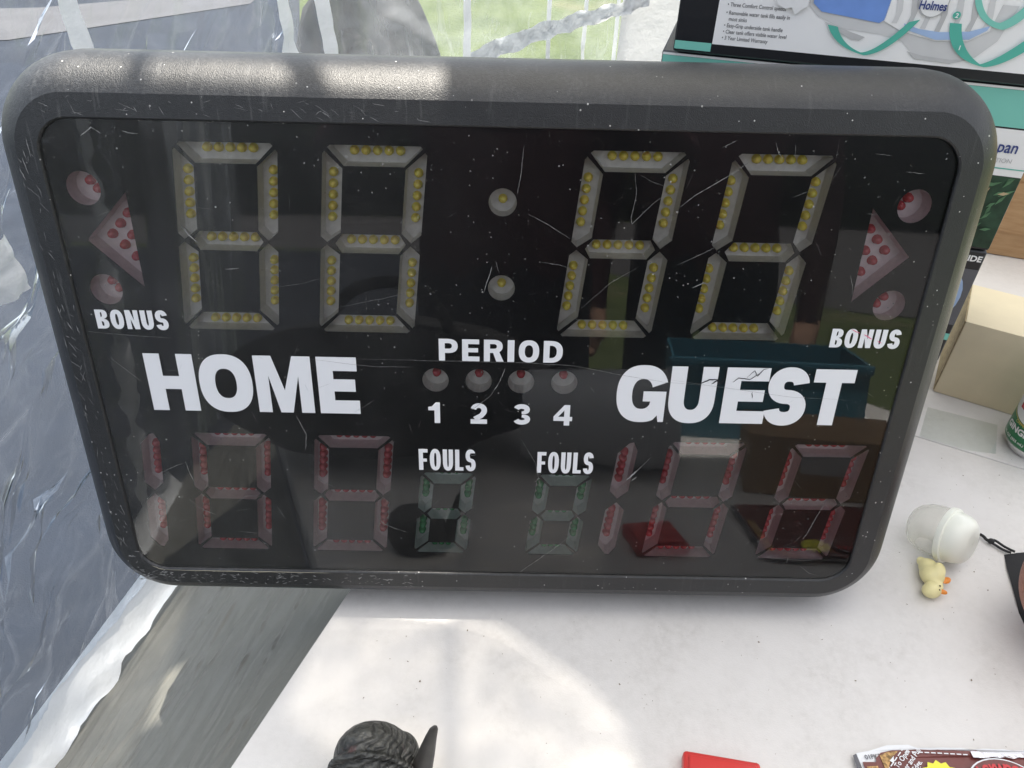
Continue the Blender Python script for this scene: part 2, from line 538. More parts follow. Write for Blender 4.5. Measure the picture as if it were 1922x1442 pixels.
def seg_shapes(w, h, t, g, sh, tip):
    """seven outlines of a slanted digit centred on 0,0"""
    d = g * 1.414
    X, Z = w / 2, h / 2
    k = t * .30
    out = []
    # a (top)
    out.append([(-X + k + d / 2, Z), (X - k - d / 2, Z), (X - d - k * .35, Z - k * .35 - .0002), (X - t - d / 2, Z - t), (-X + t + d / 2, Z - t), (-X + d + k * .35, Z - k * .35 - .0002)])
    def left_up():
        xt = -X + t * tip
        return [(-X, Z - k - d), (-X + k * .35, Z - k * .55 - d), (-X + t, Z - t - d), (-X + t, t / 2 + d * .55), (xt, d * .5), (-X, d * .5 + t * tip * .9)]
    def left_dn():
        xt = -X + t * tip
        return [(-X, -d * .5 - t * tip * .9), (xt, -d * .5), (-X + t, -t / 2 - d * .55), (-X + t, -Z + t + d), (-X + k * .35, -Z + k * .55 + d), (-X, -Z + k + d)]
    mir = lambda P: [(-x, z) for x, z in P][::-1]
    tip_save = tip
    lu, ld = left_up(), left_dn()
    tip = .5
    ru, rd = mir(left_up()), mir(left_dn())
    out += [lu, ru]
    # g (middle)
    xl = -X + t * .62
    out.append([(xl + d, 0), (-X + t + d * .7, t / 2), (X - t - d * .7, t / 2), (-xl - d, 0), (X - t - d * .7, -t / 2), (-X + t + d * .7, -t / 2)])
    out += [ld, rd]
    a = out[0]
    out.append([(x, -z) for x, z in a][::-1])
    return [chain(P, sh) for P in out]

def area_ccw(P):
    return sum(P[i][0] * P[(i + 1) % len(P)][1] - P[(i + 1) % len(P)][0] * P[i][1] for i in range(len(P))) > 0

Y_PLATE, Y_FLOOR = .0022, .0160
def tray_mesh(P, mat, shrink=.0008, y1=Y_FLOOR):
    if not area_ccw(P): P = P[::-1]
    n = len(P)
    cx = sum(p[0] for p in P) / n; cz = sum(p[1] for p in P) / n
    # inward offset by scaling about the centroid with per-axis shrink
    xs = [p[0] - cx for p in P]; zs = [p[1] - cz for p in P]
    sx = 1 - shrink / max(map(abs, xs)); sz = 1 - shrink / max(map(abs, zs))
    F0 = [(x * 1.0 + cx, Y_PLATE + .0009, z + cz) for x, z in zip(xs, zs)]
    F1 = [(x * sx + cx, y1, z * sz + cz) for x, z in zip(xs, zs)]
    faces = [(i, i + n, (i + 1) % n + n, (i + 1) % n) for i in range(n)]
    faces.append(tuple(n + i for i in range(n)))
    me = bpy.data.meshes.new('segment')
    me.from_pydata(F0 + F1, [], faces)
    me.materials.append(mat)
    return me

def led_mesh(mat, r=.0027, h=.0072):
    bm = bmesh.new()
    rings = [(0, r * 1.12), (.0010, r * 1.12), (.0011, r), (h - r, r), (h - r * .45, r * .86), (h - r * .12, r * .46), (h, r * .08)]
    vs = []
    for y, rr in rings:
        vs.append([bm.verts.new((rr * cos(2 * pi * i / 12), -y, rr * sin(2 * pi * i / 12))) for i in range(12)])
    for a, b in zip(vs, vs[1:]):
        for i in range(12):
            bm.faces.new((a[i], a[(i + 1) % 12], b[(i + 1) % 12], b[i]))
    bm.faces.new(vs[-1])
    bmesh.ops.recalc_face_normals(bm, faces=bm.faces)
    me = bpy.data.meshes.new('led')
    bm.to_mesh(me); bm.free()
    me.shade_smooth()
    me.materials.append(mat)
    return me

LEDM = {c: led_mesh(MAT['led_' + c], r, .0060) for c, r in (('yellow', .0031), ('red', .0033), ('green', .0030))}
holes = []

def add_led(parent, x, z, col, y=Y_FLOOR):
    o = bpy.data.objects.new('led', LEDM[col])
    o.location = (x, y, z)
    return link(o, parent)

def joined_leds(parent, pts, col):
    bm = bmesh.new()
    for x, z in pts:
        me = LEDM[col].copy()
        me.transform(Matrix.Translation((x, Y_FLOOR, z)))
        bm.from_mesh(me)
        bpy.data.meshes.remove(me)
    o = from_bm('led_row', bm, MAT['led_' + col], parent, smooth=True)
    tag(o, kind='stuff')
    return o

def led_line(P, nled, step, horizontal, sh):
    cx = sum(p[0] for p in P) / len(P); cz = sum(p[1] for p in P) / len(P)
    out = []
    for i in range(nled):
        s = (i - (nled - 1) / 2) * step
        out.append((cx + s, cz) if horizontal else (cx - sh * s, cz - s))
    return out

def digit_kind(w, h, t, g, sh, tip, tray, col, nled, step_h, step_v, join_h):
    shapes = seg_shapes(w, h, t, g, sh, tip)
    meshes = [tray_mesh(P, tray) for P in shapes]
    def place(cx, cz):
        for i, (P, me) in enumerate(zip(shapes, meshes)):
            o = bpy.data.objects.new('segment', me)
            o.location = (cx, 0, cz)
            link(o, board)
            hz = i in (0, 3, 6)
            pts = led_line(P, nled, step_h if hz else step_v, hz, sh)
            if hz and join_h:
                joined_leds(o, pts, col)
            else:
                for x, z in pts: add_led(o, x, z, col)
            holes.append([(x + cx, z + cz) for x, z in P])
    return place

SH = .105
clock = digit_kind(.0745, .1430, .0147, .0013, SH, .32, MAT['tray_grey'], 'yellow', 5, .0083, .0083, False)
for cx in (-.2025, -.0965, .0899, .1947): clock(cx, .3099)
score = digit_kind(.0670, .1225, .0125, .0011, SH, .5, MAT['tray_pink'], 'red', 5, .0072, .0068, True)
for cx in (-.2312, -.1269, .1731, .2770): score(cx, .0825)
foul = digit_kind(.0478, .0872, .0118, .0009, SH, .5, MAT['tray_green'], 'green', 3, .0062, .0062, True)
for cx in (-.0460, .0550): foul(cx, .0648)

def lone_segment(P, mat, cx, cz, leds, col, name='segment'):
    o = bpy.data.objects.new(name, tray_mesh(P, mat))
    o.location = (cx, 0, cz)
    link(o, board)
    for x, z in leds: add_led(o, x, z, col)
    holes.append([(x + cx, z + cz) for x, z in P])
    return o
# the hundreds digit: two stacked bars
for cx, cz in ((-.2995, .0825), (.1062, .0825)):
    hw = .0082
    up = [(-hw, .010), (0, .0016), (hw, .010), (hw, .0515), (hw * .42, .0600), (0, .0592), (-hw, .0490)]
    dn = [(x, -z) for x, z in up][::-1]
    for P in (up, dn):
        P = chain(P, SH)
        zc = .030 if P[0][1] > 0 else -.030
        lone_segment(P, MAT['tray_pink'], cx, cz, [(SH * (zc + s), zc + s) for s in (-.0136, -.0068, 0, .0068, .0136)], 'red')
# colon, bonus dots and arrows, period lamps
for z in (.3432, .2776):
    lone_segment(circle(0, 0, .0103), MAT['tray_grey'], .0016, z, [(0, 0)], 'yellow', 'colon_lamp')
for x in (-.0507, -.0157, .0188, .0540):
    lone_segment(circle(0, 0, .0107), MAT['tray_grey'], x, .1976, [(0, .0015)], 'red', 'period_lamp')
for sgn in (-1, 1):
    P = [(.0195 * -sgn, .0365), (-.0165 * -sgn, 0), (.0195 * -sgn, -.0365)]
    o = lone_segment(P, MAT['tray_pink'], sgn * .2912, .3085,
                     [(-sgn * a, b) for a, b in ((.0122, .0180), (.0050, .0100), (.0122, .0012), (-.0026, .0018), (.0050, -.0065), (.0122, -.0155))], 'red', 'bonus_arrow')
    for z in (.3469, .2698):
        lone_segment(circle(0, 0, .0124), MAT['tray_pink'], sgn * .3017, z, [(-sgn * .0, .0035), (-sgn * .0046, -.0024)], 'red', 'bonus_lamp')

# --- black plate with the openings, clear cover over it
MAT['plate_back'] = plain('board_back', (.02, .02, .022), .7, .3)
flat('display_panel', [rrect(-HW + .0002, HW - .0002, .0002, HT - .0002, .0248, 10)] + holes, MAT['plate'], board, y=Y_PLATE + .0006, extrude=.0005)
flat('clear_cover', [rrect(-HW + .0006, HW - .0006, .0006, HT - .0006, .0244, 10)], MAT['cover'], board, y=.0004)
box('back_tray', -HW + .002, HW - .002, .0185, .022, .002, HT - .002, MAT['plate_back'], board)

# --- lettering
def word(s, xs, z0, h, tv, th):
    for ch, (x0, x1) in zip(s, xs):
        for grp in glyph(ch, x1 - x0, h, tv, th):
            flat('letter', grp, MAT['vinyl'], board, y=-.0002, extrude=.0001, loc=(x0, 0, z0))
word('HOME', [(-.2832, -.2445), (-.2418, -.1990), (-.1962, -.1505), (-.1458, -.1130)], .1664, .0512, .0128, .0122)
word('GUEST', [(.0970, .1374), (.1398, .1775), (.1842, .2200), (.2190, .2530), (.2555, .2885)], .1644, .0512, .0126, .0118)
def even(x0, x1, ws, gap):
    tot = sum(ws)
    k = (x1 - x0 - gap * (len(ws) - 1)) / tot
    out, x = [], x0
    for w in ws:
        out.append((x, x + w * k)); x += w * k + gap
    return out
word('BONUS', even(-.3135, -.2578, [1, 1.06, 1.04, 1, 1], .0018), .2383, .0158, .0039, .0032)
word('BONUS', even(.2612, .3160, [1, 1.06, 1.04, 1, 1], .0018), .2350, .0158, .0039, .0032)
word('PERIOD', even(-.0472, .0512, [1.0, .92, 1.02, .36, 1.08, 1.02], .0035), .2166, .0188, .0048, .0040)
word('FOULS', even(-.0664, -.0180, [.86, 1.05, .98, .80, .98], .0018), .1126, .0208, .0036, .0033)
word('FOULS', even(.0346, .0826, [.86, 1.05, .98, .80, .98], .0018), .1120, .0208, .0036, .0033)
for ch, x0, x1 in (('1', -.0570, -.0474), ('2', -.0222, -.0086), ('3', .0133, .0273), ('4', .0465, .0620)):
    word(ch, [(x0, x1)], .1592, .0192, .0046, .0042)

# --- scratches and scuffs on the cover (photographed wear), one part each colour
def wear(paths, mat, y, name, kw=.42):
    V, Fq = [], []
    for pts, w in paths:
        fine_ = []
        for a, b in zip(pts, pts[1:]):
            for i in range(6):
                t = i / 6
                fine_.append((a[0] + (b[0] - a[0]) * t + random.gauss(0, .00012), a[1] + (b[1] - a[1]) * t + random.gauss(0, .00012)))
        fine_.append(pts[-1])
        L, Q = strip(fine_, w * kw)
        o = len(V)
        V += [(p.x, y, p.y) for p in L]
        Fq += [tuple(i + o for i in q) for q in Q]
    o = mesh(name, V, Fq, mat, board)
    return tag(o, kind='stuff')
SCR = [([(-.117, .2166), (-.07, .2165), (-.045, .2163), (.02, .2163), (.06, .2145), (.10, .207), (.135, .2015), (.17, .199)], .0005),
       ([(-.150, .2155), (-.10, .2100), (-.068, .2105)], .0005), ([(.137, .204), (.18, .198), (.24, .190), (.292, .1885)], .0004),
       ([(-.006, .1855), (.002, .200), (.006, .2115)], .0012), ([(-.022, .172), (-.010, .182), (-.006, .186)], .0008),
       ([(.016, .384), (.014, .362), (.012, .350)], .0008), ([(.020, .336), (.036, .328), (.052, .318)], .0007),
       ([(-.012, .274), (-.008, .287), (-.0055, .296)], .0012), ([(-.003, .300), (.000, .290)], .0005),
       ([(.095, .371), (.098, .352), (.0955, .335), (.0965, .330), (.110, .345), (.128, .361)], .0006),
       ([(.130, .343), (.140, .352), (.165, .368), (.176, .377)], .0009), ([(.134, .300), (.153, .310), (.160, .314)], .0006),
       ([(.147, .282), (.157, .287)], .0014), ([(.06, .260), (.085, .285), (.105, .298)], .0005),
       ([(.192, .390), (.195, .383), (.199, .379)], .0007), ([(.155, .386), (.165, .391)], .0006),
       ([(.263, .384), (.275, .383)], .0005), ([(.288, .372), (.302, .371)], .0007), ([(.206, .389), (.207, .381)], .0004),
       ([(.022, .002), (.035, .014), (.052, .030), (.067, .045)], .0010), ([(.020, .146), (.033, .122), (.038, .098), (.045, .080)], .0006),
       ([(-.055, .028), (-.043, .025), (-.036, .019)], .0006), ([(-.048, .027), (-.039, .026)], .0004),
       ([(.115, .108), (.122, .118), (.132, .131)], .0008), ([(.112, .106), (.118, .113), (.121, .117)], .0030), ([(.116, .105), (.121, .110)], .0022),
       ([(-.105, .062), (-.100, .055), (-.090, .050), (-.079, .046)], .0011), ([(-.288, .105), (-.277, .111), (-.268, .115)], .0007),
       ([(-.266, .117), (-.264, .104), (-.261, .094)], .0011), ([(-.167, .165), (-.160, .146), (-.162, .130)], .0012),
       ([(-.160, .111), (-.152, .100), (-.140, .093)], .0009), ([(-.270, .078), (-.258, .066), (-.247, .061)], .0007),
       ([(-.258, .104), (-.247, .108)], .0006), ([(-.310, .214), (-.296, .200), (-.288, .192)], .0005), ([(-.327, .236), (-.29, .233), (-.255, .2315)], .0004),
       ([(-.235, .323), (-.230, .315), (-.224, .309)], .0022), ([(-.264, .388), (-.258, .3865), (-.253, .3865)], .0014),
       ([(-.294, .384), (-.285, .390), (-.279, .386)], .0018), ([(-.207, .289), (-.196, .290)], .0012), ([(-.193, .072), (-.187, .058)], .0006),
       ([(-.228, .075), (-.219, .082), (-.208, .083)], .0008), ([(-.232, .044), (-.215, .042), (-.205, .0425)], .0006),
       ([(.290, .092), (.283, .068), (.279, .052), (.276, .046)], .0009), ([(.267, .019), (.267, .027)], .0008), ([(.279, .017), (.289, .008), (.299, .005)], .0005),
       ([(-.118, .168), (-.106, .176), (-.101, .180)], .0005), ([(-.125, .260), (-.09, .268), (-.06, .276)], .0003), ([(.270, .279), (.268, .288), (.265, .295)], .0007),
       ([(-.172, .275), (-.15, .279), (-.13, .285)], .0003), ([(.03, .300), (.045, .298), (.052, .2955)], .0005), ([(.21, .352), (.225, .358)], .0004)]
rs = random.Random(3)
for i in range(70):
    x, z = rs.uniform(-.31, .31), rs.uniform(.02, .385)
    a, l = rs.uniform(0, pi), rs.uniform(.003, .016)
    SCR.append(([(x, z), (x + l * cos(a), z + l * sin(a))], rs.uniform(.00012, .0003)))
wear(SCR, MAT['scratch'], -.0006, 'scratch_marks')
wear([([(.161, .1995), (.171, .2045), (.178, .2050)], .0010), ([(.173, .2005), (.177, .204), (.180, .200)], .0012), ([(.180, .201), (.183, .205)], .0006),
      ([(.190, .2025), (.194, .2065), (.203, .2055), (.212, .2120)], .0007), ([(.201, .2070), (.206, .2135), (.209, .2085), (.213, .2145), (.217, .2155)], .0006),
      ([(.207, .194), (.208, .188)], .0006)], MAT['scuff_dark'], -.0006, 'scuff_marks', 1.1)
rb = random.Random(8)
BZ = []
for i in range(150):
    x = -.335 + .26 * rb.random() ** 1.8
    z = rb.uniform(-.0155, -.002)
    if x < -.300: z = rb.uniform(-.014, .02) if x < -.327 else rb.uniform(-.012, -.002)
    if -.327 < x and z > -.001: continue
    l = rb.uniform(.0012, .006); a = rb.gauss(0, .35)
    BZ.append(([(x, z), (x + l * cos(a), z + l * sin(a))], rb.uniform(.0010, .0026)))
for i in range(70):
    x = rb.uniform(-.341, -.3275); z = rb.uniform(.02, .37)
    l = rb.uniform(.002, .014); a = pi / 2 + rb.gauss(.3, .4)
    BZ.append(([(x, z), (max(-.3415, min(-.3272, x + l * cos(a))), z + l * sin(a))], rb.uniform(.0005, .0015)))
for i in range(40):
    x = rb.uniform(-.32, -.05); z = rb.uniform(.399, .4105)
    l = rb.uniform(.002, .012); a = rb.gauss(-.4, .5)
    BZ.append(([(x, z), (x + l * cos(a), max(.398, min(.4115, z + l * sin(a))))], rb.uniform(.0004, .0012)))
wear(BZ, MAT['scratch'], -.00185, 'scuff_marks', .34)
wear([([(-.303, -.0012), (-.25, -.0014), (-.20, -.0013), (-.15, -.0014)], .0016), ([(-.315, .0035), (-.309, .0002), (-.303, -.0012)], .0014)], plain('worn_bare_edge', (.55, .50, .38), .4, .5), -.0019, 'worn_edge')
wear([([(.276, .2505), (.283, .2475)], .0007), ([(.2865, .2465), (.294, .2425)], .0009), ([(.298, .2415), (.302, .2395)], .0006)], MAT['pinkmark'], -.0006, 'crayon_mark', .9)
# ================================================================== CLEAR TARP WALL, WHITE SHEET, CANOPY
def m_film(name, haze0, haze1, line, tint=(.86, .92, .98), vstretch=.6, facets=False):
    k = N(name)
    wv = k.n('Mapping', {0: k.co, 2: (.15, .35, 0), 3: (1, 1, vstretch)}).outputs[0]
    def contour(scale, thr):
        n_ = k.noise(scale, 2, .45, vec=wv, dist=.3)
        d_ = k.math('ABSOLUTE', k.math('SUBTRACT', n_, .5))
        return k.ramp(d_, 0, thr, 1, 0)
    crease = k.math('ADD', contour(7, .010), k.math('ADD', k.math('MULTIPLY', contour(15, .016), .7), k.math('MULTIPLY', contour(34, .03), .4)))
    crease = k.math('MULTIPLY', crease, k.ramp(k.noise(11, 3, .6), .42, .66, 0, 1))
    wr = k.noise(8, 4, .55, vec=wv)
    fac = k.math('ADD', k.ramp(wr, .40, .75, haze0, haze1), k.math('MULTIPLY', crease, line))
    if facets:
        fac = k.math('ADD', k.n('Attribute', attribute_name='haze').outputs['Fac'], k.math('MULTIPLY', crease, line))
    nrm = k.bump(k.math('ADD', wr, k.math('MULTIPLY', crease, .05)), .35, .012)
    clear = k.n('BsdfTransparent', {0: c3(tint)}).outputs[0]
    d = k.n('BsdfDiffuse', {0: (.68, .71, .75, 1), 'Normal': nrm}).outputs[0]
    t = k.n('BsdfTranslucent', {0: (.68, .71, .75, 1), 'Normal': nrm}).outputs[0]
    w = k.n('MixShader', {0: .5, 1: d, 2: t}).outputs[0]
    a = k.n('MixShader', {0: fac, 1: clear, 2: w}).outputs[0]
    fr = k.n('Fresnel', {0: 1.42, 'Normal': nrm}).outputs[0]
    gl = k.n('BsdfGlossy', {'Color': (1, 1, 1, 1), 'Roughness': .20, 'Normal': nrm}).outputs[0]
    return k.done(k.n('MixShader', {0: fr, 1: a, 2: gl}).outputs[0])
MAT['film'] = m_film('clear_polythene', .07, .34, .12, facets=True)
MAT['film_back'] = m_film('hazy_polythene', .20, .40, .25, tint=(.92, .95, .97), vstretch=.18)
def m_sheet(name, col, trans=.35, rough=.35, sc=30, bs=.35):
    k = N(name)
    nrm = k.bump(k.noise(sc, 4, .6, vec=k.scaled(1, .5, 1)), bs, .01)
    p = k.n('BsdfPrincipled', {'Base Color': c3(col), 'Roughness': rough, 'Specular IOR Level': .5, 'Normal': nrm}).outputs[0]
    t = k.n('BsdfTranslucent', {0: c3(col), 'Normal': nrm}).outputs[0]
    return k.done(k.n('MixShader', {0: trans, 1: p, 2: t}).outputs[0])
MAT['tape'] = m_sheet('white_reinforcing_band', (.78, .80, .82), .25, .3)
MAT['cloth'] = m_sheet('white_tent_cloth', (.80, .80, .80), .3, .6)
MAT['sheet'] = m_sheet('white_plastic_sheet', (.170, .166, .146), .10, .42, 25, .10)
MAT['roof'] = m_sheet('white_canopy_cloth', (.85, .83, .79), .42, .6)

plan = [(-.72, -.95), (-.62, -.45), (-.517, -.045), (-.462, .198), (-.405, .45), (-.285, .80), (-.18, .98), (.02, 1.08), (.24, 1.12)]
def plan_at(s):
    acc = 0
    for (x0, y0), (x1, y1) in zip(plan, plan[1:]):
        l = math.hypot(x1 - x0, y1 - y0)
        if s <= acc + l or (x1, y1) == plan[-1]:
            t = (s - acc) / l
            return Vector((x0 + (x1 - x0) * t, y0 + (y1 - y0) * t)), Vector((x1 - x0, y1 - y0)).normalized()
        acc += l
PL = sum(math.hypot(b[0] - a[0], b[1] - a[1]) for a, b in zip(plan, plan[1:]))
ZH = -.25
def wall_pt(s, z, off=0.0):
    p, t = plan_at(min(max(s, 0), PL))
    p0, _ = plan_at(min(max(s - .06, 0), PL)); p1, _ = plan_at(min(max(s + .06, 0), PL))
    p = (p + p0 + p1) / 3
    t = (p1 - p0).normalized()
    nrm = Vector((t.y, -t.x))           # into the stall
    q = Vector((s * 3.1, z * 1.1, 3.7))
    rip = noise.noise(Vector((s * 6, z * 1.6, 1.3))) * .020 + noise.noise(Vector((s * 17, z * 4.0, 7.3))) * .008
    r2 = abs(noise.noise(Vector((s * 9 + z * 7, z * 6 - s * 4, 4.4))))
    r3 = abs(noise.noise(Vector((s * 21 - z * 15, z * 14 + s * 9, 9.1))))
    rip += (-.016 * (1 - min(1, r2 * 4)) ** 1 - .006 * (1 - min(1, r3 * 4))) * (1.0 if s < 1.35 else .5)
    low = max(0.0, min(1.0, (z - ZH) / .10))
    lean = -.05 * (z - ZH)              # leans outwards a little
    p = p + nrm * (rip * (.3 + .7 * low) + off + lean)
    return (p.x, p.y, z)
def wall_strip(name, s0, s1, ns, z0, z1, nz, mat, parent, off=0.0, slope=0.0):
    V, Q = [], []
    for j in range(nz + 1):
        for i in range(ns + 1):
            z = z0 + (z1 - z0) * j / nz
            V.append(wall_pt(s0 + (s1 - s0) * i / ns + slope * z, z, off))
    for j in range(nz):
        for i in range(ns):
            a = j * (ns + 1) + i
            Q.append((a, a + 1, a + ns + 2, a + ns + 1))
    return mesh(name, V, Q, mat, parent, smooth=True)
tarp = empty('clear_tarp_wall', (-.46, .2, 0), label='wrinkled clear plastic tarp wall with white bands behind and left of the scoreboard', cat='tarp')
TI = Matrix.Translation((.46, -.2, 0))
def to_tarp(o):
    o.data.transform(TI); o.parent = tarp; return o
def s_of(y):                            # arc length where the wall reaches depth y
    for i in range(800):
        p, _ = plan_at(PL * i / 800)
        if p.y >= y: return PL * i / 800
    return PL
for sc, w in ((.22, .05), (.48, .03), (s_of(.395), .030), (s_of(.765), .034), (s_of(.835), .030), (s_of(1.035), .016), (PL - .165, .008), (PL - .095, .008), (PL - .02, .012)):
    to_tarp(wall_strip('band', sc - w / 2, sc + w / 2, 3, ZH + .03, 1.25, 120, MAT['tape'], None, off=.0035))
SB = s_of(.765)
def crumpled(name, s0, s1, z0, z1, mat, seed, cl=.095, cs=.030, amp=.0026, ang=radians(38)):
    """film folded into long flat facets with pale fold lines between them"""
    rg = random.Random(seed)
    ca, sa = cos(ang), sin(ang)
    corners = [(s_ * ca + z_ * sa, -s_ * sa + z_ * ca) for s_ in (s0, s1) for z_ in (z0, z1)]
    p0, p1 = min(c[0] for c in corners) - cl, max(c[0] for c in corners) + cl
    q0, q1 = min(c[1] for c in corners) - cs, max(c[1] for c in corners) + cs
    np_, nq = int((p1 - p0) / cl), int((q1 - q0) / cs)
    G = {}
    for j in range(nq + 1):
        for i in range(np_ + 1):
            p_ = p0 + (i + rg.uniform(-.45, .45) + .5 * (j % 2)) * cl
            q_ = q0 + (j + rg.uniform(-.42, .42)) * cs
            G[i, j] = (p_ * ca - q_ * sa, p_ * sa + q_ * ca, rg.gauss(0, amp))
    T = []
    for j in range(nq):
        for i in range(np_):
            a, b_, c_, d_ = (i, j), (i + 1, j), (i + 1, j + 1), (i, j + 1)
            T += [(a, b_, c_), (a, c_, d_)] if rg.random() < .5 else [(a, b_, d_), (b_, c_, d_)]
    V, Q, HZ = [], [], []
    lines = {}
    K = 6
    for t in T:
        P = [G[k_] for k_ in t]
        if all(p[0] < s0 for p in P) or all(p[0] > s1 for p in P) or all(p[1] < z0 for p in P) or all(p[1] > z1 for p in P):
            continue
        cx = sum(p[0] for p in P) / 3; cz = sum(p[1] for p in P) / 3
        hz = .005 + .26 * noise.noise(Vector((cx * 4, cz * 4, 2.2))) + .04 * rg.random()
        el = []
        for m_, n_ in ((0, 1), (1, 2), (2, 0)):
            key = tuple(sorted((t[m_], t[n_])))
            if key not in lines: lines[key] = rg.random() ** 3.2
            el.append(lines[key])
        o_ = len(V); idx = {}
        for i in range(K + 1):
            for j in range(K + 1 - i):
                w = (1 - (i + j) / K, i / K, j / K)
                s_ = sum(w[m_] * P[m_][0] for m_ in range(3)); z_ = sum(w[m_] * P[m_][1] for m_ in range(3)); d = sum(w[m_] * P[m_][2] for m_ in range(3))
                s_ = min(max(s_, s0), s1); z_ = min(max(z_, z0), z1)
                low = min(1, max(.15, (z_ - ZH) / .1))
                idx[i, j] = len(V)
                V.append(wall_pt(s_, z_, d * low))
                ln = 0
                if j == 0: ln = max(ln, el[0])
                if i + j == K: ln = max(ln, el[1])
                if i == 0: ln = max(ln, el[2])
                HZ.append(max(.02, min(.6, hz)) + .24 * ln)
        for i in range(K):
            for j in range(K - i):
                Q.append((idx[i, j], idx[i + 1, j], idx[i, j + 1]))
                if i + j < K - 1: Q.append((idx[i + 1, j], idx[i + 1, j + 1], idx[i, j + 1]))
    o = mesh(name, V, Q, mat, None, smooth=True)
    at = o.data.attributes.new('haze', 'FLOAT', 'POINT')
    at.data.foreach_set('value', HZ)
    return o
to_tarp(crumpled('clear_film', 0, SB, ZH + .004, 1.25, MAT['film'], 4))
to_tarp(wall_strip('clear_film', SB, PL, 160, ZH + .004, 1.25, 120, MAT['film_back'], None))
to_tarp(wall_strip('band', s_of(.10), s_of(.215), 24, .215, .275, 12, MAT['tape'], None, off=.006))
# gathered white edge that swags across the back of the film
V, Q = [], []
for i in range(41):
    u = i / 40
    x, y = -.07 + .31 * u, 1.02 - .02 * u
    zc = .215 + .115 * u ** .8 + .006 * noise.noise(Vector((u * 9, 0, 2)))
    for j in range(5):
        v = j / 4 - .5
        V.append((x, y + .012 * noise.noise(Vector((u * 30, v * 3, 5))), zc + v * (.034 - .012 * u) - .004 * sin(u * 40) * v))
for i in range(40):
    for j in range(4):
        a = i * 5 + j
        Q.append((a, a + 1, a + 6, a + 5))
to_tarp(mesh('swag_edge', V, Q, MAT['tape'], None, smooth=True))
# bottom hem: glossy white band with a wavy free edge
V, Q = [], []
NS = 150
for i in range(NS + 1):
    s = .05 + 1.35 * i / NS
    p, t = plan_at(s)
    nrm = Vector((t.y, -t.x))
    wv = noise.noise(Vector((s * 16, 0, 1))) * .012 + noise.noise(Vector((s * 40, 0, 8))) * .005
    for j in range(7):
        v = j / 6
        d = v * (.036 + wv * .7) - .006
        z = ZH + .034 * (1 - v) ** 1.5 - .004 + .012 * noise.noise(Vector((s * 22, v * 2.2, 3))) * v + .006 * noise.noise(Vector((s * 60, v * 5, 6))) * v
        q = p + nrm * d
        V.append((q.x, q.y, z + .016))
for i in range(NS):
    for j in range(6):
        a = i * 7 + j
        Q.append((a, a + 1, a + 8, a + 7))
to_tarp(mesh('hem', V, Q, MAT['tape'], None, smooth=True))

# white plastic sheet sloping from the table edge down to the hem
V, Q = [], []
NI, NJ = 260, 150
for i in range(NI + 1):
    u = -1.0 + 1.75 * i / NI
    e = TE + TD * u - TN * .006
    s = .95 + u * 1.0
    hpt, t = plan_at(min(max(s - .02, 0), PL))
    for j in range(NJ + 1):
        v = j / NJ
        q = Vector((e.x, e.y)).lerp(Vector((hpt.x, hpt.y)), v)
        z = -.030 - .235 * v ** .9
        a1 = noise.noise(Vector((u * 2.2 + v * .8, v * 7 - u * .6, 2.0)))
        a2 = 1 - min(1, abs(noise.noise(Vector((u * 3.0 + v * 2.2, v * 10 - u * 2.5, 5.0)))) * 4)
        a3 = 1 - min(1, abs(noise.noise(Vector((u * 7 - v * 4, v * 22 + u * 4, 9.0)))) * 4)
        a4 = noise.noise(Vector((u * 14, v * 60, 3.0)))
        k_ = min(1, v * 8)
        a5 = 1 - min(1, abs(noise.noise(Vector((u * 2.4 + v * 1.6, v * 15 - u * 4, 14.0)))) * 11)
        a6 = 1 - min(1, abs(noise.noise(Vector((u * 6 + v * 3, v * 12 - u * 9, 24.0)))) * 11)
        V.append((q.x, q.y, z + k_ * (.004 * a1 + .0022 * a2 + .0008 * a3 + .0030 * a5 + .0020 * a6)))
for i in range(NI):
    for j in range(NJ):
        a = i * (NJ + 1) + j
        Q.append((a, a + 1, a + NJ + 2, a + NJ + 1))
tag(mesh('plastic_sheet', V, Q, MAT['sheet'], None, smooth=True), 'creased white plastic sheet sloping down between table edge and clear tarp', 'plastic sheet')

# white tent cloth further right, behind the boxes
V, Q = [], []
for i in range(41):
    for j in range(31):
        x = .195 + .75 * i / 40
        z = -.74 + 1.95 * j / 30
        V.append((x + .03 * (z - .3) * 0 + .006 * noise.noise(Vector((z * 4, 2, 2))), 1.02 + .02 * noise.noise(Vector((x * 12, z * 1.5, 1))) + .01 * sin(x * 60 + z * 2), z))
for i in range(40):
    for j in range(30):
        a = i * 31 + j
        Q.append((a, a + 31, a + 32, a + 1))
tag(mesh('tent_wall', V, Q, MAT['cloth'], None, smooth=True), 'plain white cloth tent wall behind the stacked cartons', 'tent wall')

# made-up dark mound in place of a shadow on the film
k = N('shadow_grey')
b_ = k.noise(14, 5, .6, vec=k.scaled(1, 1, .3), dist=.8)
MAT['shadow_mound'] = k.done(k.n('BsdfPrincipled', {'Base Color': k.mix(k.ramp(b_, .3, .7), (.022, .023, .024), (.040, .040, .040)), 'Roughness': .85, 'Normal': k.bump(b_, .3, .01)}).outputs[0])
bm = bmesh.new()
bmesh.ops.create_icosphere(bm, subdivisions=5, radius=1)
for v in bm.verts:
    d = 1 + .10 * noise.noise(v.co * 2.0) + .05 * noise.noise(v.co * 6)
    v.co = Vector((v.co.x * .265 * d, v.co.y * .20 * d, max(-.385, v.co.z * .62 * d)))
o = from_bm('shadow_stand_in', bm, MAT['shadow_mound'], None, smooth=True)
o.location = (-.355, 1.45, -.354)
tag(o, 'added dark grey mound behind the clear tarp, standing in for a shadow', 'shadow_mound')

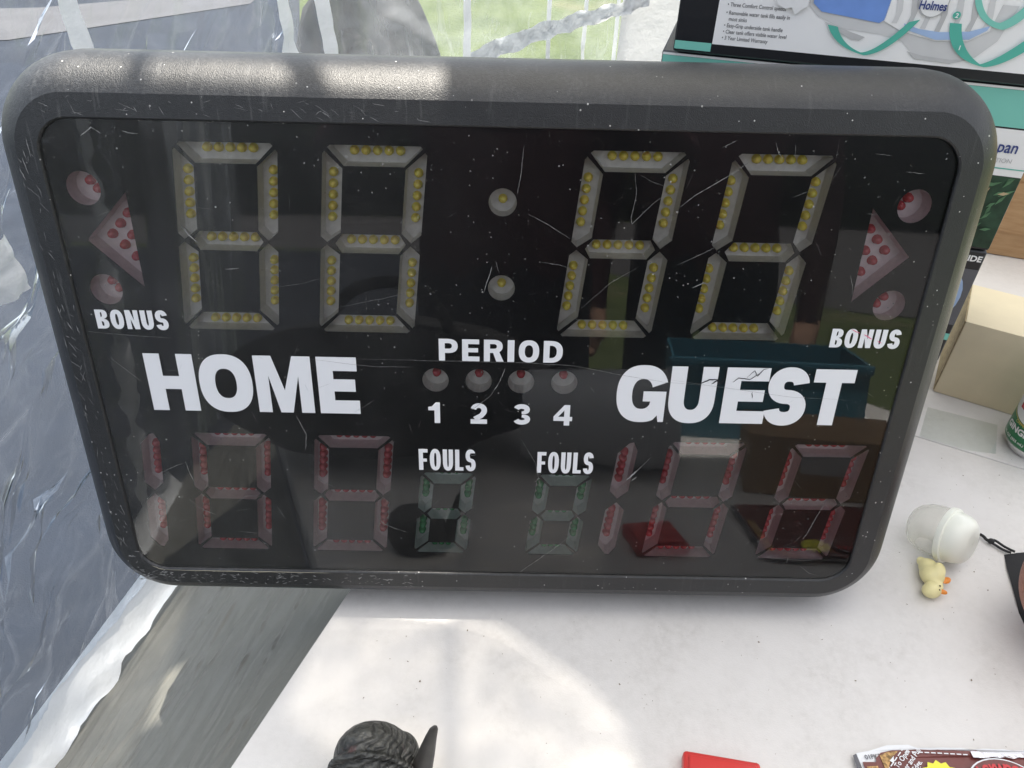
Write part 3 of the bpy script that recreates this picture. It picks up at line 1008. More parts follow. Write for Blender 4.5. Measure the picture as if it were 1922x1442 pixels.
# ------------------------------------------------------------------ unseen canopy overhead: its openings are shaped to cast the wanted sun patches
CZ = 1.95
tcan = CZ / sdir.z
def up(x, y):
    return (x + sdir.x * tcan, y + sdir.y * tcan)
litA = [(-.040, -.0125), (-.02, -.014), (.010, -.024), (.036, -.044), (.083, -.080), (.112, -.118), (.122, -.160), (.10, -.30), (.02, -.30), (-.06, -.205),
        (-.123, -.147), (-.176, -.112), (-.158, -.0165)]
litB = [(-.038, .080), (-.040, -.0105), (-.158, .001), (-.376, .001), (-.384, .080)]
litC = [(-.379, .001), (-.375, -.05), (-.368, -.11), (-.40, -.36), (-.655, -.36), (-.655, .30), (-.425, .30), (-.388, .080)]
litA = [up(*p) for p in litA]
litB = [up(*p) for p in litB]
litC = [up(*p) for p in litC]
canopy = empty('canopy', (0, 0, CZ), label='unseen white cloth canopy overhead, its clear openings cut to shape the sun patches', cat='canopy')
def roof_mesh(name, loops, mat, dz):
    me = loops_mesh(loops)
    me.transform(Matrix(((1, 0, 0, 0), (0, 0, 1, 0), (0, -1, 0, dz), (0, 0, 0, 1))))
    me.name = name; me.materials.clear(); me.materials.append(mat)
    return link(bpy.data.objects.new(name, me), canopy)
roof_mesh('roof_cloth', [[(-.68, -.02), (-.46, -.10), (1.00, -.10), (1.00, 1.31), (-.46, 1.31), (-.68, .85)], litA, litB, litC], MAT['roof'], 0)
def m_patch_film(name, c0, c1):
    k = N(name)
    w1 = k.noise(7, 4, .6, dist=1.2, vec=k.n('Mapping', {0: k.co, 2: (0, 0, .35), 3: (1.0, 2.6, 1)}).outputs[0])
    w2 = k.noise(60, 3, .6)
    f = k.math('ADD', k.ramp(w1, .38, .62, .0, .85), k.ramp(w2, .3, .7, -.2, .3))  # noise in the film tint paints the rippled caustic light
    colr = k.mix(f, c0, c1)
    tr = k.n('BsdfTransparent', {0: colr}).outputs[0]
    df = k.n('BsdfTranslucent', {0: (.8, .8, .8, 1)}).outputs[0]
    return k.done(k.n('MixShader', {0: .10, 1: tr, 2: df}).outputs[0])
roof_mesh('sun_patch_panel', [litA], m_patch_film('dim_patch_film', (.01, .01, .01), (.150, .145, .136)), .004)  # transmission tuned per opening to set the brightness of each sun patch
roof_mesh('sun_patch_panel', [litB], m_patch_film('bright_patch_film', (.55, .55, .55), (.90, .88, .84)), .004)
roof_mesh('sun_patch_panel', [litC], m_patch_film('faint_patch_film', (.06, .06, .06), (.22, .215, .205)), .004)
def strap(pts, w, mat=MAT['roof'], dz=.008):
    L, Qf = strip([up(*p) for p in pts], w, w)
    me = bpy.data.meshes.new('strap')
    me.from_pydata([(p.x, p.y, dz) for p in L], [], Qf)
    me.materials.append(mat)
    link(bpy.data.objects.new('strap', me), canopy)
strap([(-.257, .17), (-.252, .06), (-.248, -.012)], .017)
strap([(-.19, .12), (-.155, .05), (-.122, -.012)], .024)
strap([(-.043, -.012), (-.036, -.10), (-.020, -.30)], .019)
for x, y in ((.96, -.08), (.96, 1.27)):
    box('pole', x - .012, x + .012, y - .012, y + .012, -.74 - CZ, -.003, MAT['steel'], canopy)

# ================================================================== CARTONS
P0 = Vector((.154, .300, .436)); BA = math.atan2(-.271, .963)
MAT['carton_black'] = plain('black_printed_card', (.018, .019, .022), .35, .5, bump=(90, .25, .001))
MAT['print_white'] = plain('white_printed_card', (.90, .895, .88), .45, .4)
MAT['print_teal'] = plain('teal_print', (.10, .47, .37), .45, .4)
MAT['print_teal_light'] = plain('pale_teal_print', (.22, .60, .50), .4, .4)
MAT['print_blue'] = plain('blue_print', (.17, .30, .66), .4, .4, var=.25, vscale=14)
MAT['print_paleblue'] = plain('pale_blue_print', (.38, .52, .76), .45, .4, var=.15, vscale=20)
MAT['print_grey'] = plain('light_grey_print', (.55, .55, .545), .45, .4, var=.08, vscale=25)
MAT['print_lightgrey'] = plain('pale_grey_print', (.66, .66, .655), .45, .4, var=.06, vscale=25)
MAT['print_text'] = plain('grey_ink', (.13, .13, .14), .5, .3)
MAT['print_navy'] = plain('navy_ink', (.035, .06, .22), .5, .3)
MAT['print_green'] = plain('dark_green_print', (.02, .055, .03), .5, .4, var=.5, vscale=60)
MAT['print_leaf'] = plain('leaf_print', (.09, .20, .10), .5, .4, var=.35, vscale=90)
MAT['print_cream'] = plain('cream_print', (.55, .42, .25), .5, .4)
MAT['card_raw'] = plain('torn_card_fibre', (.62, .58, .52), .8, .2, var=.2, vscale=120)

def carton(name, w, h, dep, s0, z0, y_off, label, mat):
    e = empty(name, (P0.x + cos(BA) * s0 + -sin(BA) * y_off, P0.y + sin(BA) * s0 + cos(BA) * y_off, z0), (0, 0, BA), label, 'carton')
    box('carton_body', 0, w, 0, dep, 0, h, mat, e, bevel=.0015, seg=1)
    return e
def dec(e, name, pts, mat, layer):
    return flat(name, [pts], mat, e, y=-.00035 * layer)
def rc(x0, x1, z0, z1):
    return [(x0, z0), (x1, z0), (x1, z1), (x0, z1)]

hb = carton('humidifier_carton', .46, .30, .24, 0, .4365, 0, 'white and black humidifier carton with teal ribbons, topmost of the stack', MAT['carton_black'])
dec(hb, 'printed_panel', rc(.034, .458, .0095, .298), MAT['print_white'], 1)
dec(hb, 'printed_stripe', rc(.0008, .0335, .0028, .0100), MAT['print_teal_light'], 1)
for body, z, sx in (('• Settings', .0505, 1), ('• Three Comfort Control speeds', .0428, 1), ('• Removable water tank fills easily in', .0362, 1), ('   most sinks', .0312, 1),
                    ('• Easy-Grip underside tank handle', .0258, 1), ('• Clear tank offers visible water level', .0206, 1), ('• 3 Year Limited Warranty', .0154, 1)):
    text('printed_text', body, .0046, MAT['print_text'], hb, .0415, z - .001, y=-.0008, bold=.00004, sx=.80)
dec(hb, 'torn_tape', [(.080, .0560), (.083, .0470), (.090, .0440), (.095, .0455), (.099, .0400), (.1030, .0440), (.1075, .0470), (.109, .0600)], plain('torn_clear_tape', (.86, .86, .85), .2, .6), 9)
# the pictured humidifier
dec(hb, 'printed_picture', [(.106, .060), (.110, .047), (.118, .040), (.140, .032), (.172, .030), (.190, .026), (.204, .0145), (.232, .0125), (.250, .0190), (.262, .0330), (.268, .060)], MAT['print_lightgrey'], 2)
dec(hb, 'printed_picture', [(.124, .0365), (.146, .0305), (.160, .0270), (.156, .0238), (.150, .0242), (.132, .0310)], MAT['print_grey'], 3)
dec(hb, 'printed_picture', [(.196, .0190), (.204, .0135), (.232, .0122), (.248, .0175), (.232, .0155), (.210, .0165)], MAT['print_grey'], 3)
dec(hb, 'printed_picture', [(.108, .080), (.112, .0500), (.120, .0440), (.168, .0390), (.1715, .0420), (.1735, .080)], MAT['print_blue'], 4)
dec(hb, 'printed_picture', [(.173, .080), (.1710, .0410), (.186, .0345), (.215, .0290), (.240, .0310), (.253, .0400), (.258, .080)], MAT['print_white'], 4)
for i in range(7):
    x = .177 + i * .0115
    dec(hb, 'printed_picture', [(x, .080), (x - .001, .060), (x + .002, .047), (x - .0005 + .0008, .0400 - .0012 * min(i, 6 - i)), (x + .0045, .0400 - .0012 * min(i, 6 - i)), (x + .0060, .050), (x + .0035, .062), (x + .0042, .080)], MAT['print_grey'] if i % 2 else MAT['print_lightgrey'], 5)
dec(hb, 'printed_picture', [(.187, .0405), (.190, .0358), (.215, .0300), (.240, .0325), (.251, .0405), (.252, .0440), (.238, .0385), (.216, .0362), (.200, .0372)], MAT['print_paleblue'], 6)
def ribbon(ptsL, ptsR, mat, layer):
    dec(hb, 'printed_ribbon', ptsL + ptsR[::-1], mat, layer)
def bez(p0, p1, p2, n=14):
    return [((1 - t) ** 2 * p0[0] + 2 * t * (1 - t) * p1[0] + t * t * p2[0], (1 - t) ** 2 * p0[1] + 2 * t * (1 - t) * p1[1] + t * t * p2[1]) for t in [i / n for i in range(n + 1)]]
ribbon(bez((.1275, .0345), (.137, .0170), (.163, .0128)) + bez((.163, .0128), (.180, .0150), (.1985, .0445))[1:],
       bez((.1360, .0335), (.143, .0195), (.160, .0148)) + bez((.160, .0148), (.172, .0165), (.1905, .0420))[1:], MAT['print_teal'], 7)
ribbon(bez((.2215, .0440), (.227, .0165), (.2585, .0125)) + bez((.2585, .0125), (.275, .0140), (.300, .0440))[1:],
       bez((.2305, .0440), (.236, .0240), (.2550, .0145)) + bez((.2550, .0145), (.268, .0190), (.288, .0440))[1:], MAT['print_teal'], 7)
ribbon(bez((.233, .0640), (.241, .0440), (.262, .0420)) + bez((.262, .0420), (.275, .0470), (.283, .0700))[1:],
       bez((.238, .0640), (.246, .0480), (.258, .0470)) + bez((.258, .0470), (.268, .0520), (.276, .0700))[1:], MAT['print_teal_light'], 7)
dec(hb, 'printed_badge', [(.2045 + .0115 * cos(a * pi / 14), .0600 + .0135 * sin(a * pi / 14)) for a in range(28)], MAT['print_grey'], 8)
dec(hb, 'printed_badge', [(.2045 + .0106 * cos(a * pi / 14), .0600 + .0126 * sin(a * pi / 14)) for a in range(28)], MAT['print_white'], 9)
text('printed_text', 'Holmes', .0094, MAT['print_navy'], hb, .2045, .0528, y=-.0040, align='CENTER', bold=.00022, sx=.72)
for ch, x, z in (('2', .2245, .0500), ('1', .2350, .0260)):
    dec(hb, 'printed_badge', circle(x, z, .0030, 18), MAT['print_teal'], 8)
    text('printed_text', ch, .0050, MAT['print_white'], hb, x, z - .0016, y=-.0040, align='CENTER', bold=.00012)
# rubbed edge of the lower box
fb = carton('fan_carton', .3365, .1530, .22, -.010, .2820, .006, 'carton with teal top band and green fern picture, middle of the stack', MAT['carton_black'])
dec(fb, 'printed_band', rc(.001, .3357, .1180, .1495), MAT['print_teal_light'], 1)
dec(fb, 'printed_line', rc(.001, .3357, .1497, .1518), MAT['print_white'], 1)
dec(fb, 'printed_panel', rc(.001, .3357, .0745, .1165), MAT['print_white'], 1)
dec(fb, 'printed_line', rc(.001, .3357, .0810, .0820), MAT['print_teal'], 2)
text('printed_text', 'pan', .0150, MAT['print_navy'], fb, .3235, .0960, y=-.0010, align='RIGHT', bold=.0002, sx=.8)
text('printed_text', 'CTION', .0056, MAT['print_grey'], fb, .3225, .0868, y=-.0010, align='RIGHT', bold=.00005)
dec(fb, 'printed_picture', rc(.001, .3357, .0030, .0740), MAT['print_green'], 1)
rf = random.Random(11)
for i in range(60):
    x, z = rf.uniform(.26, .325), rf.uniform(.010, .066)
    a = rf.uniform(.2, 1.4); l = rf.uniform(.008, .016)
    tx, tz = cos(a), sin(a)
    dec(fb, 'printed_leaf', [(x, z), (x + tx * l * .5 - tz * .0016, z + tz * l * .5 + tx * .0016), (x + tx * l, min(.0738, z + tz * l)), (x + tx * l * .5 + tz * .0016, z + tz * l * .5 - tx * .0016)],
        MAT['print_leaf'] if i % 6 else MAT['print_cream'], 2 + (i % 9) * .4 + i * .01)
db = carton('appliance_carton', .3365, .2800, .22, -.010, .001, .006, 'dark carton with small white side lettering, lowest of the stack', MAT['carton_black'])
text('printed_text', 'SIDE', .0085, MAT['print_white'], db, .3340, .2690, y=-.0010, align='RIGHT', bold=.0003)
dec(db, 'printed_panel', rc(.20, .3357, .1950, .2600), MAT['print_text'], 1)
dec(db, 'printed_picture', [(.310 + .020 * cos(a * pi / 10), .2280 + .030 * sin(a * pi / 10)) for a in range(20)], MAT['print_paleblue'], 2)
dec(db, 'printed_band', rc(.001, .3357, .1760, .1840), MAT['print_teal_light'], 1)
dec(db, 'printed_panel', rc(.001, .3357, .0500, .1500), MAT['print_white'], 1)
for i in range(16):
    dec(db, 'printed_line', rc(.26, .332, .056 + i * .0056, .0575 + i * .0056), MAT['print_text'], 2)

# brown cardboard box, right rear
def m_card():
    k = N('brown_corrugated_card')
    f = k.noise(25, 4, .6, vec=k.scaled(1, 1, 6))
    base = k.mix(k.ramp(f, .3, .7), (.33, .20, .10), (.42, .27, .145))
    return k.done(k.n('BsdfPrincipled', {'Base Color': base, 'Roughness': .75, 'Specular IOR Level': .25, 'Normal': k.bump(f, .2, .001)}).outputs[0])
MAT['card'] = m_card()
cb = empty('cardboard_box', (.800, .745, .0005), (0, 0, radians(-19)), 'plain brown cardboard box at the right rear behind the cream box', 'box')
box('box_body', 0, .42, 0, .30, 0, .27, MAT['card'], cb, bevel=.002, seg=1)
box('box_flap', .002, .418, -.0035, -.0005, .045, .130, MAT['card'], cb)
# cream box
MAT['cream'] = plain('cream_card', (.78, .68, .47), .62, .3, bump=(220, .12, .0006), var=.05, vscale=18)
MAT['cream_edge'] = plain('worn_card_edge', (.36, .29, .17), .8, .2, var=.3, vscale=160)
cr = empty('cream_box', (.575, .350, .0006), (0, 0, radians(-29)), 'plain cream cardboard box standing beside the soda can', 'box')
box('box_body', 0, .26, .0015, .105, 0, .112, MAT['cream'], cr, bevel=.0012, seg=2)
box('worn_edge', -.0012, .0006, .003, .104, .002, .111, MAT['cream_edge'], cr)

# soda can
MAT['can_green'] = plain('green_can_print', (.025, .19, .075), .28, .5, metal=.35)
MAT['can_metal'] = plain('bare_aluminium', (.72, .72, .72), .25, .5, metal=1.0)
MAT['can_white'] = plain('white_can_print', (.75, .76, .73), .3, .5)
MAT['can_red'] = plain('red_can_print', (.55, .03, .035), .3, .5)
MAT['can_gold'] = plain('gold_can_print', (.55, .45, .10), .3, .5)
can = empty('soda_can', (.6480, .2440, .0006), (0, 0, 0), 'green soda can with white and red print at the right edge', 'can')
def lathe(name, pr, mat, parent, n=40, smooth=True):
    V, Q = [], []
    for r_, z_ in pr:
        for i in range(n):
            a = 2 * pi * i / n
            V.append((r_ * cos(a), r_ * sin(a), z_))
    for j in range(len(pr) - 1):
        for i in range(n):
            a, b = j * n + i, j * n + (i + 1) % n
            Q.append((a, b, b + n, a + n))
    return mesh(name, V, Q, mat, parent, smooth=smooth, sharp=35)
lathe('can_body', [(.0255, .0085), (.0300, .0120), (.0330, .0165), (.0331, .030), (.0331, .1000), (.0322, .1050)], MAT['can_green'], can)
lathe('can_base', [(0, .006), (.018, .004), (.0235, 0), (.0250, .0010), (.0262, .0060), (.0256, .0086)], MAT['can_metal'], can)
lathe('can_shoulder', [(.0321, .1051), (.0275, .1150), (.0272, .1190), (.0285, .1200), (.0275, .1208), (.0262, .1195), (.0255, .1165), (0, .1168)], MAT['can_metal'], can)
def wrap(o, rad, a0):
    for v in o.data.vertices:
        x, z = v.co.x + o.location.x, v.co.z + o.location.z
        a = a0 + x / rad
        rr = rad + (-o.location.y) - v.co.y * 0
        v.co = Vector((rr * cos(a), rr * sin(a), z))
    o.location = (0, 0, 0)
    return o
A0 = radians(205)
RC = .03315
def sub(pts, n=6):
    out = []
    for a, b in zip(pts, pts[1:] + pts[:1]):
        for i in range(n):
            out.append((a[0] + (b[0] - a[0]) * i / n, a[1] + (b[1] - a[1]) * i / n))
    return out
def can_poly(pts, mat, layer):
    V, Q = [], []
    # triangulated grid on the cylinder: sweep columns between lower and upper outline
    lo, hi = pts
    for (x, z) in lo: V.append((x, z))
    for (x, z) in hi: V.append((x, z))
    n = len(lo)
    R2 = RC + .00012 * layer
    return mesh('printed_panel', [(R2 * cos(A0 + x / RC), R2 * sin(A0 + x / RC), z) for x, z in V], [(i, i + 1, n + i + 1, n + i) for i in range(n - 1)], mat, can)
xs = [-.034 + .068 * i / 24 for i in range(25)]
can_poly(([(x, .056 - .010 * cos(x / .034 * pi / 2)) for x in xs], [(x, .104) for x in xs]), MAT['can_white'], 1)
can_poly(([(x, .0535 - .010 * cos(x / .034 * pi / 2)) for x in xs], [(x, .0550 - .010 * cos(x / .034 * pi / 2)) for x in xs]), MAT['can_gold'], 2)
wrap(text('printed_text', 'DRY', .0240, MAT['can_red'], can, 0, .0620, y=-.0006, align='CENTER', bold=.0009, sx=.9), RC, A0)
wrap(text('printed_text', 'CANADA', .0150, MAT['can_red'], can, 0, .0840, y=-.0006, align='CENTER', bold=.0005, sx=.8), RC, A0)
wrap(text('printed_text', 'GINGER ALE', .0115, MAT['can_white'], can, .004, .0310, y=-.0006, align='CENTER', bold=.0005, sx=.95), RC, A0)
wrap(text('printed_text', 'CAFFEINE FREE', .0048, MAT['can_gold'], can, 0, .0425, y=-.0006, align='CENTER', bold=.0001), RC, A0)
wrap(text('printed_text', '12 FL OZ (355 mL)', .0048, MAT['can_white'], can, -.012, .0195, y=-.0006, align='CENTER', bold=.0001), RC, A0)

# thin clear sheet lying on the table
k = N('thin_clear_wrap')
fr = k.n('LayerWeight', {0: .35}).outputs[1]
gl = k.n('BsdfGlossy', {'Color': (.9, .95, .95, 1), 'Roughness': .15}).outputs[0]
tr = k.n('BsdfTransparent', {0: (.90, .925, .915, 1)}).outputs[0]
MAT['wrap'] = k.done(k.n('MixShader', {0: k.math('MULTIPLY', fr, .5), 1: tr, 2: gl}).outputs[0])
wp = [(.520, .261), (.568, .236), (.601, .232), (.628, .284), (.554, .318)]
cx_, cy_ = sum(p[0] for p in wp) / 5, sum(p[1] for p in wp) / 5
o = mesh('clear_wrapper', [(x, y, .0010 + .0012 * (i % 2)) for i, (x, y) in enumerate(wp)] + [(cx_, cy_, .0022)], [(0, 1, 5), (1, 2, 5), (2, 3, 5), (3, 4, 5), (4, 0, 5)], MAT['wrap'])
tag(o, 'flat sheet of clear plastic wrap lying in front of the cream box', 'wrapper')

# ------------------------------------------------------------------ toy egg capsule
k = N('translucent_capsule')
g1 = k.n('BsdfPrincipled', {'Base Color': (.84, .83, .76, 1), 'Roughness': .2}).outputs[0]
g1 = k.n('MixShader', {0: .5, 1: g1, 2: k.n('BsdfTranslucent', {0: (.9, .9, .84, 1)}).outputs[0]}).outputs[0]
t1 = k.n('BsdfTransparent', {0: (.97, .97, .95, 1)}).outputs[0]
lw = k.ramp(k.n('LayerWeight', {0: .3}).outputs[1], 0, 1, .07, .55)
MAT['capsule_clear'] = k.done(k.n('MixShader', {0: lw, 1: t1, 2: g1}).outputs[0])
MAT['capsule_white'] = plain('milky_white_plastic', (.88, .89, .79), .28, .5)
egg = empty('egg_capsule', (.4650, .0800, .0285), (0, 0, 0), 'egg shaped toy capsule, half clear and half milky white, near the board corner', 'capsule')
ax = Vector((.60, -.72, .30)).normalized()
egg.rotation_euler = ax.to_track_quat('Z', 'Y').to_euler()
lathe('clear_half', [(.0268, .0006), (.0272, -.006), (.0268, -.014), (.0250, -.022), (.0215, -.029), (.0160, -.0345), (.0085, -.0375), (.0005, -.0384)], MAT['capsule_clear'], egg, 48)
lathe('white_half', [(.0262, -.001), (.0292, -.0010), (.0297, .0015), (.0292, .0042), (.0270, .0048), (.0266, .009), (.0258, .014), (.0238, .019), (.0205, .0225), (.0160, .0246), (.0120, .0250), (.0005, .0250)], MAT['capsule_white'], egg, 48)
sw, sf = strip([(-.006, -.005), (-.002, -.002), (-.003, .002), (.001, -.001), (.003, .003), (.005, 0), (.007, .004)], .0008, .0008)
mesh('moulded_mark', [(p.x, p.y, .0253) for p in sw], sf, MAT['capsule_white'], egg)

# toy duck lying on its side
MAT['duck'] = plain('pale_yellow_rubber', (.82, .74, .38), .42, .5, var=.08, vscale=80)
MAT['duck_orange'] = plain('orange_rubber', (.75, .25, .03), .42, .5)
MAT['ink'] = plain('black_paint', (.01, .01, .01), .5, .3)
duck = empty('toy_duck', (.4400, .0415, .0), (0, 0, 0), 'small yellow toy duck lying on its side below the capsule', 'toy')
def blob(bm, c, rad, rot=(0, 0, 0), sub_=3):
    b = bmesh.new()
    bmesh.ops.create_icosphere(b, subdivisions=sub_, radius=1)
    M = Matrix.Translation(c) @ (Matrix.Rotation(rot[2], 4, 'Z') @ Matrix.Rotation(rot[1], 4, 'Y') @ Matrix.Rotation(rot[0], 4, 'X')) @ Matrix.Diagonal((*rad, 1))
    b.transform(M)
    me = bpy.data.meshes.new('t'); b.to_mesh(me); b.free(); bm.from_mesh(me); bpy.data.meshes.remove(me)
def remeshed(name, bm, mat, parent, vox):
    o = from_bm(name, bm, mat, None)
    md = o.modifiers.new('r', 'REMESH'); md.mode = 'VOXEL'; md.voxel_size = vox
    sm = o.modifiers.new('s', 'SMOOTH'); sm.iterations = 4; sm.factor = .6
    dg = bpy.context.evaluated_depsgraph_get()
    me = bpy.data.meshes.new_from_object(o.evaluated_get(dg))
    bpy.data.objects.remove(o)
    me.name = name; me.materials.clear(); me.materials.append(mat); me.shade_smooth()
    return link(bpy.data.objects.new(name, me), parent)
bm = bmesh.new()
blob(bm, (.0010, .0020, .0095), (.0120, .0135, .0095), (0, 0, -.35))
blob(bm, (.0010, .0110, .0095), (.0092, .0100, .0085), (0, 0, .2))
blob(bm, (-.0020, .0185, .0085), (.0048, .0060, .0048), (0, 0, .3))
blob(bm, (.0060, .0020, .0165), (.0065, .0095, .0032), (.1, .3, -.5))
blob(bm, (-.0010, -.0105, .0080), (.0080, .0075, .0068))
blob(bm, (-.0070, -.0165, .0088), (.0092, .0080, .0084))
remeshed('duck_body', bm, MAT['duck'], duck, .0009)
bm = bmesh.new(); blob(bm, (.0030, -.0190, .0095), (.0042, .0026, .0022), (0, 0, -.3)); from_bm('beak', bm, MAT['duck_orange'], duck, smooth=True)
bm = bmesh.new(); blob(bm, (.0125, -.0050, .0095), (.0056, .0034, .0020), (0, 0, .5)); from_bm('foot', bm, MAT['duck_orange'], duck, smooth=True)
for c in ((-.0010, -.0165, .0157), (-.0030, -.0205, .0148)):
    bm = bmesh.new(); blob(bm, c, (.0009, .0009, .0007), sub_=2); from_bm('eye', bm, MAT['ink'], duck, smooth=True)

# black pouch with drawstring, ball resting on it
k = N('black_nylon')
wv = k.noise(900, 2)
MAT['nylon'] = k.done(k.n('BsdfPrincipled', {'Base Color': (.016, .016, .018, 1), 'Roughness': .75, 'Normal': k.bump(wv, .4, .0006)}).outputs[0])
pouch = empty('drawstring_pouch', (.545, .06, 0), (0, 0, 0), 'black nylon drawstring pouch at the right edge under the brown ball', 'pouch')
V, Q = [], []
out_ = [(.535, .0780), (.5285, .0600), (.522, .035), (.514, .005), (.506, -.025), (.500, -.070)]
for i, (x, y) in enumerate(out_):
    for j in range(13):
        u = j / 12
        V.append((x + .15 * u - .545, y - .06 + .002 * u, .0006 + .010 * sin(pi * min(1, u * 2.2) / 2) + .0035 * noise.noise(Vector((x * 60, u * 7, 1)))))
for i in range(len(out_) - 1):
    for j in range(12):
        a = i * 13 + j
        Q.append((a, a + 1, a + 14, a + 13))
mesh('pouch_cloth', V, Q, MAT['nylon'], pouch, smooth=True)
def tube(name, pts, r_, mat, parent, n=8):
    cu = bpy.data.curves.new('t', 'CURVE'); cu.dimensions = '3D'; cu.bevel_depth = r_; cu.bevel_resolution = 2; cu.use_fill_caps = True
    sp = cu.splines.new('NURBS'); sp.points.add(len(pts) - 1); sp.use_endpoint_u = True; sp.order_u = 3
    for p, q in zip(sp.points, pts): p.co = (*q, 1)
    o = bpy.data.objects.new('t', cu); COL.objects.link(o)
    dg = bpy.context.evaluated_depsgraph_get()
    me = bpy.data.meshes.new_from_object(o.evaluated_get(dg))
    bpy.data.objects.remove(o); bpy.data.curves.remove(cu)
    me.name = name; me.materials.clear(); me.materials.append(mat); me.shade_smooth()
    return link(bpy.data.objects.new(name, me), parent)
tube('drawstring', [(-.004, .018, .004), (-.010, .022, .003), (-.015, .0290, .003), (-.0185, .0310, .004), (-.0165, .0335, .006), (-.013, .0330, .005), (-.006, .0240, .004), (.000, .0185, .005)], .0013, MAT['nylon'], pouch)
tube('drawstring', [(-.0165, .0310, .004), (-.0215, .0350, .003), (-.0225, .0400, .004), (-.0245, .0430, .003)], .0016, MAT['nylon'], pouch)
bm = bmesh.new(); blob(bm, (-.0180, .0330, .0042), (.0036, .0030, .0032)); from_bm('knot', bm, MAT['nylon'], pouch, smooth=True)
k = N('brown_pebbled_leather')
v_ = k.n('TexVoronoi', {'Vector': k.co, 'Scale': 520.0}).outputs['Distance']
MAT['leather'] = k.done(k.n('BsdfPrincipled', {'Base Color': k.mix(k.ramp(v_, .1, .6), (.52, .24, .17), (.34, .14, .10)), 'Roughness': .55, 'Normal': k.bump(v_, .6, -.0012)}).outputs[0])
bm = bmesh.new()
bmesh.ops.create_icosphere(bm, subdivisions=5, radius=.062)
o = from_bm('ball', bm, MAT['leather'], None, smooth=True)
o.location = (.5420, -.0240, .0720)
ball = tag(o, 'brown pebbled leather ball cut off by the right edge', 'ball')

# red plastic piece at the lower edge
MAT['red_plastic'] = plain('red_plastic', (.62, .05, .045), .35, .5)
rp = empty('red_plastic_tray', (.158, -.140, .0006), (0, 0, radians(-9)), 'red plastic tray corner cut off by the lower edge', 'tray')
bm = bmesh.new(); bm_box(bm, 0, .062, -.065, 0, 0, .012, .003, 3); from_bm('tray_body', bm, MAT['red_plastic'], rp, smooth=True, sharp=50)
bm = bmesh.new(); bm_box(bm, .004, .058, -.060, -.0045, .0125, .0150, .0012, 2); from_bm('raised_panel', bm, MAT['red_plastic'], rp, smooth=True, sharp=50)

# brown snack pouch, torn open
MAT['pk_brown'] = plain('brown_pack_print', (.16, .045, .038), .38, .5, bump=(60, .35, .003))
MAT['pk_white'] = plain('white_pack_film', (.76, .77, .78), .35, .5, bump=(120, .3, .002))
MAT['pk_grain'] = plain('printed_tobacco_brown', (.42, .25, .09), .45, .4, var=.75, vscale=420)
MAT['pk_yellow'] = plain('yellow_print', (.80, .74, .06), .4, .4)
MAT['pk_foil'] = plain('silver_foil', (.70, .70, .71), .25, .5, metal=.8, bump=(180, .5, .002))
pk = empty('snack_pouch', (.303, -.133, .0), (0, 0, 0), 'torn brown foil pouch with yellow starburst at the lower right corner', 'pouch')
def pkp(name, pts, mat, z, th_=.0):
    me = loops_mesh([pts])
    me.transform(Matrix(((1, 0, 0, 0), (0, 0, 1, 0), (0, -1, 0, z), (0, 0, 0, 1))))
    me.name = name; me.materials.clear(); me.materials.append(mat)
    # gentle pillow
    for v in me.vertices:
        v.co.z += .004 * math.exp(-((v.co.x - .08) / .08) ** 2)
    return link(bpy.data.objects.new(name, me), pk)
rp_ = random.Random(5)
jag = lambda x0, x1, y, a, n: [(x0 + (x1 - x0) * i / n, y + rp_.uniform(-a, a)) for i in range(n + 1)]
pkp('pouch_back', [(.000, -.15), (.0005, -.004)] + [(.012, -.002), (.028, .0025), (.046, .003)] + jag(.052, .170, .0002, .0006, 16) + [(.175, -.15)], MAT['pk_white'], .0030)
pkp('pouch_back', [(-.002, -.15), (-.003, -.006), (.0003, -.0045), (.001, -.013), (.0035, -.15)], MAT['print_text'], .0034)
pkp('pouch_front', [(.003, -.15), (.0025, -.0120), (.0135, -.0122), (.0145, -.0090), (.020, -.0045), (.030, -.0025)] + jag(.036, .100, -.0022, .0004, 10) + jag(.104, .172, -.0050, .0007, 10) + [(.175, -.15)], MAT['pk_brown'], .0048)
pkp('printed_panel', [(.0045, -.10), (.0045, -.0160), (.0135, -.0155), (.0135, -.10)], MAT['pk_grain'], .0053)
pkp('printed_panel', [(.0188, -.022), (.0182, -.0070), (.0250, -.0042), (.0345, -.0035), (.0262, -.0095), (.0205, -.020)], MAT['pk_grain'], .0053)
for i in range(5):
    x = .0195 + i * .0045
    y = -.0205 + i * .0042
    pkp('printed_dash', [(x, y), (x + .0033, y + .0031), (x + .0027, y + .0037), (x - .0006, y + .0006)], MAT['pk_white'], .0057)
for i in range(10):
    x = .0400 + i * .0052
    y = -.0046 - .00022 * i
    pkp('printed_dash', [(x, y), (x + .0037, y - .0001), (x + .0037, y + .0008), (x, y + .0009)], MAT['pk_white'], .0057)
pkp('printed_arrow', [(.0245, -.0115), (.0290, -.0078), (.0272, -.0140)], MAT['pk_white'], .0058)
pkp('foil_edge', jag(.094, .172, -.0040, .0008, 14) + jag(.172, .094, -.0078, .0010, 14), MAT['pk_foil'], .0060)
cxb, cyb = .0620, -.0280
pkp('printed_starburst', [(cxb + (.0170 if i % 2 else .0145) * cos(2 * pi * i / 28), cyb + (.0170 if i % 2 else .0145) * sin(2 * pi * i / 28)) for i in range(28)], MAT['pk_yellow'], .0058)
pkp('printed_badge', [(.112 + .0300 * cos(i * pi / 16), -.0300 + .0215 * sin(i * pi / 16)) for i in range(32)], MAT['pk_white'], .0058)
pkp('printed_badge', [(.112 + .0288 * cos(i * pi / 16), -.0300 + .0203 * sin(i * pi / 16)) for i in range(32)], MAT['pk_brown'], .0062)
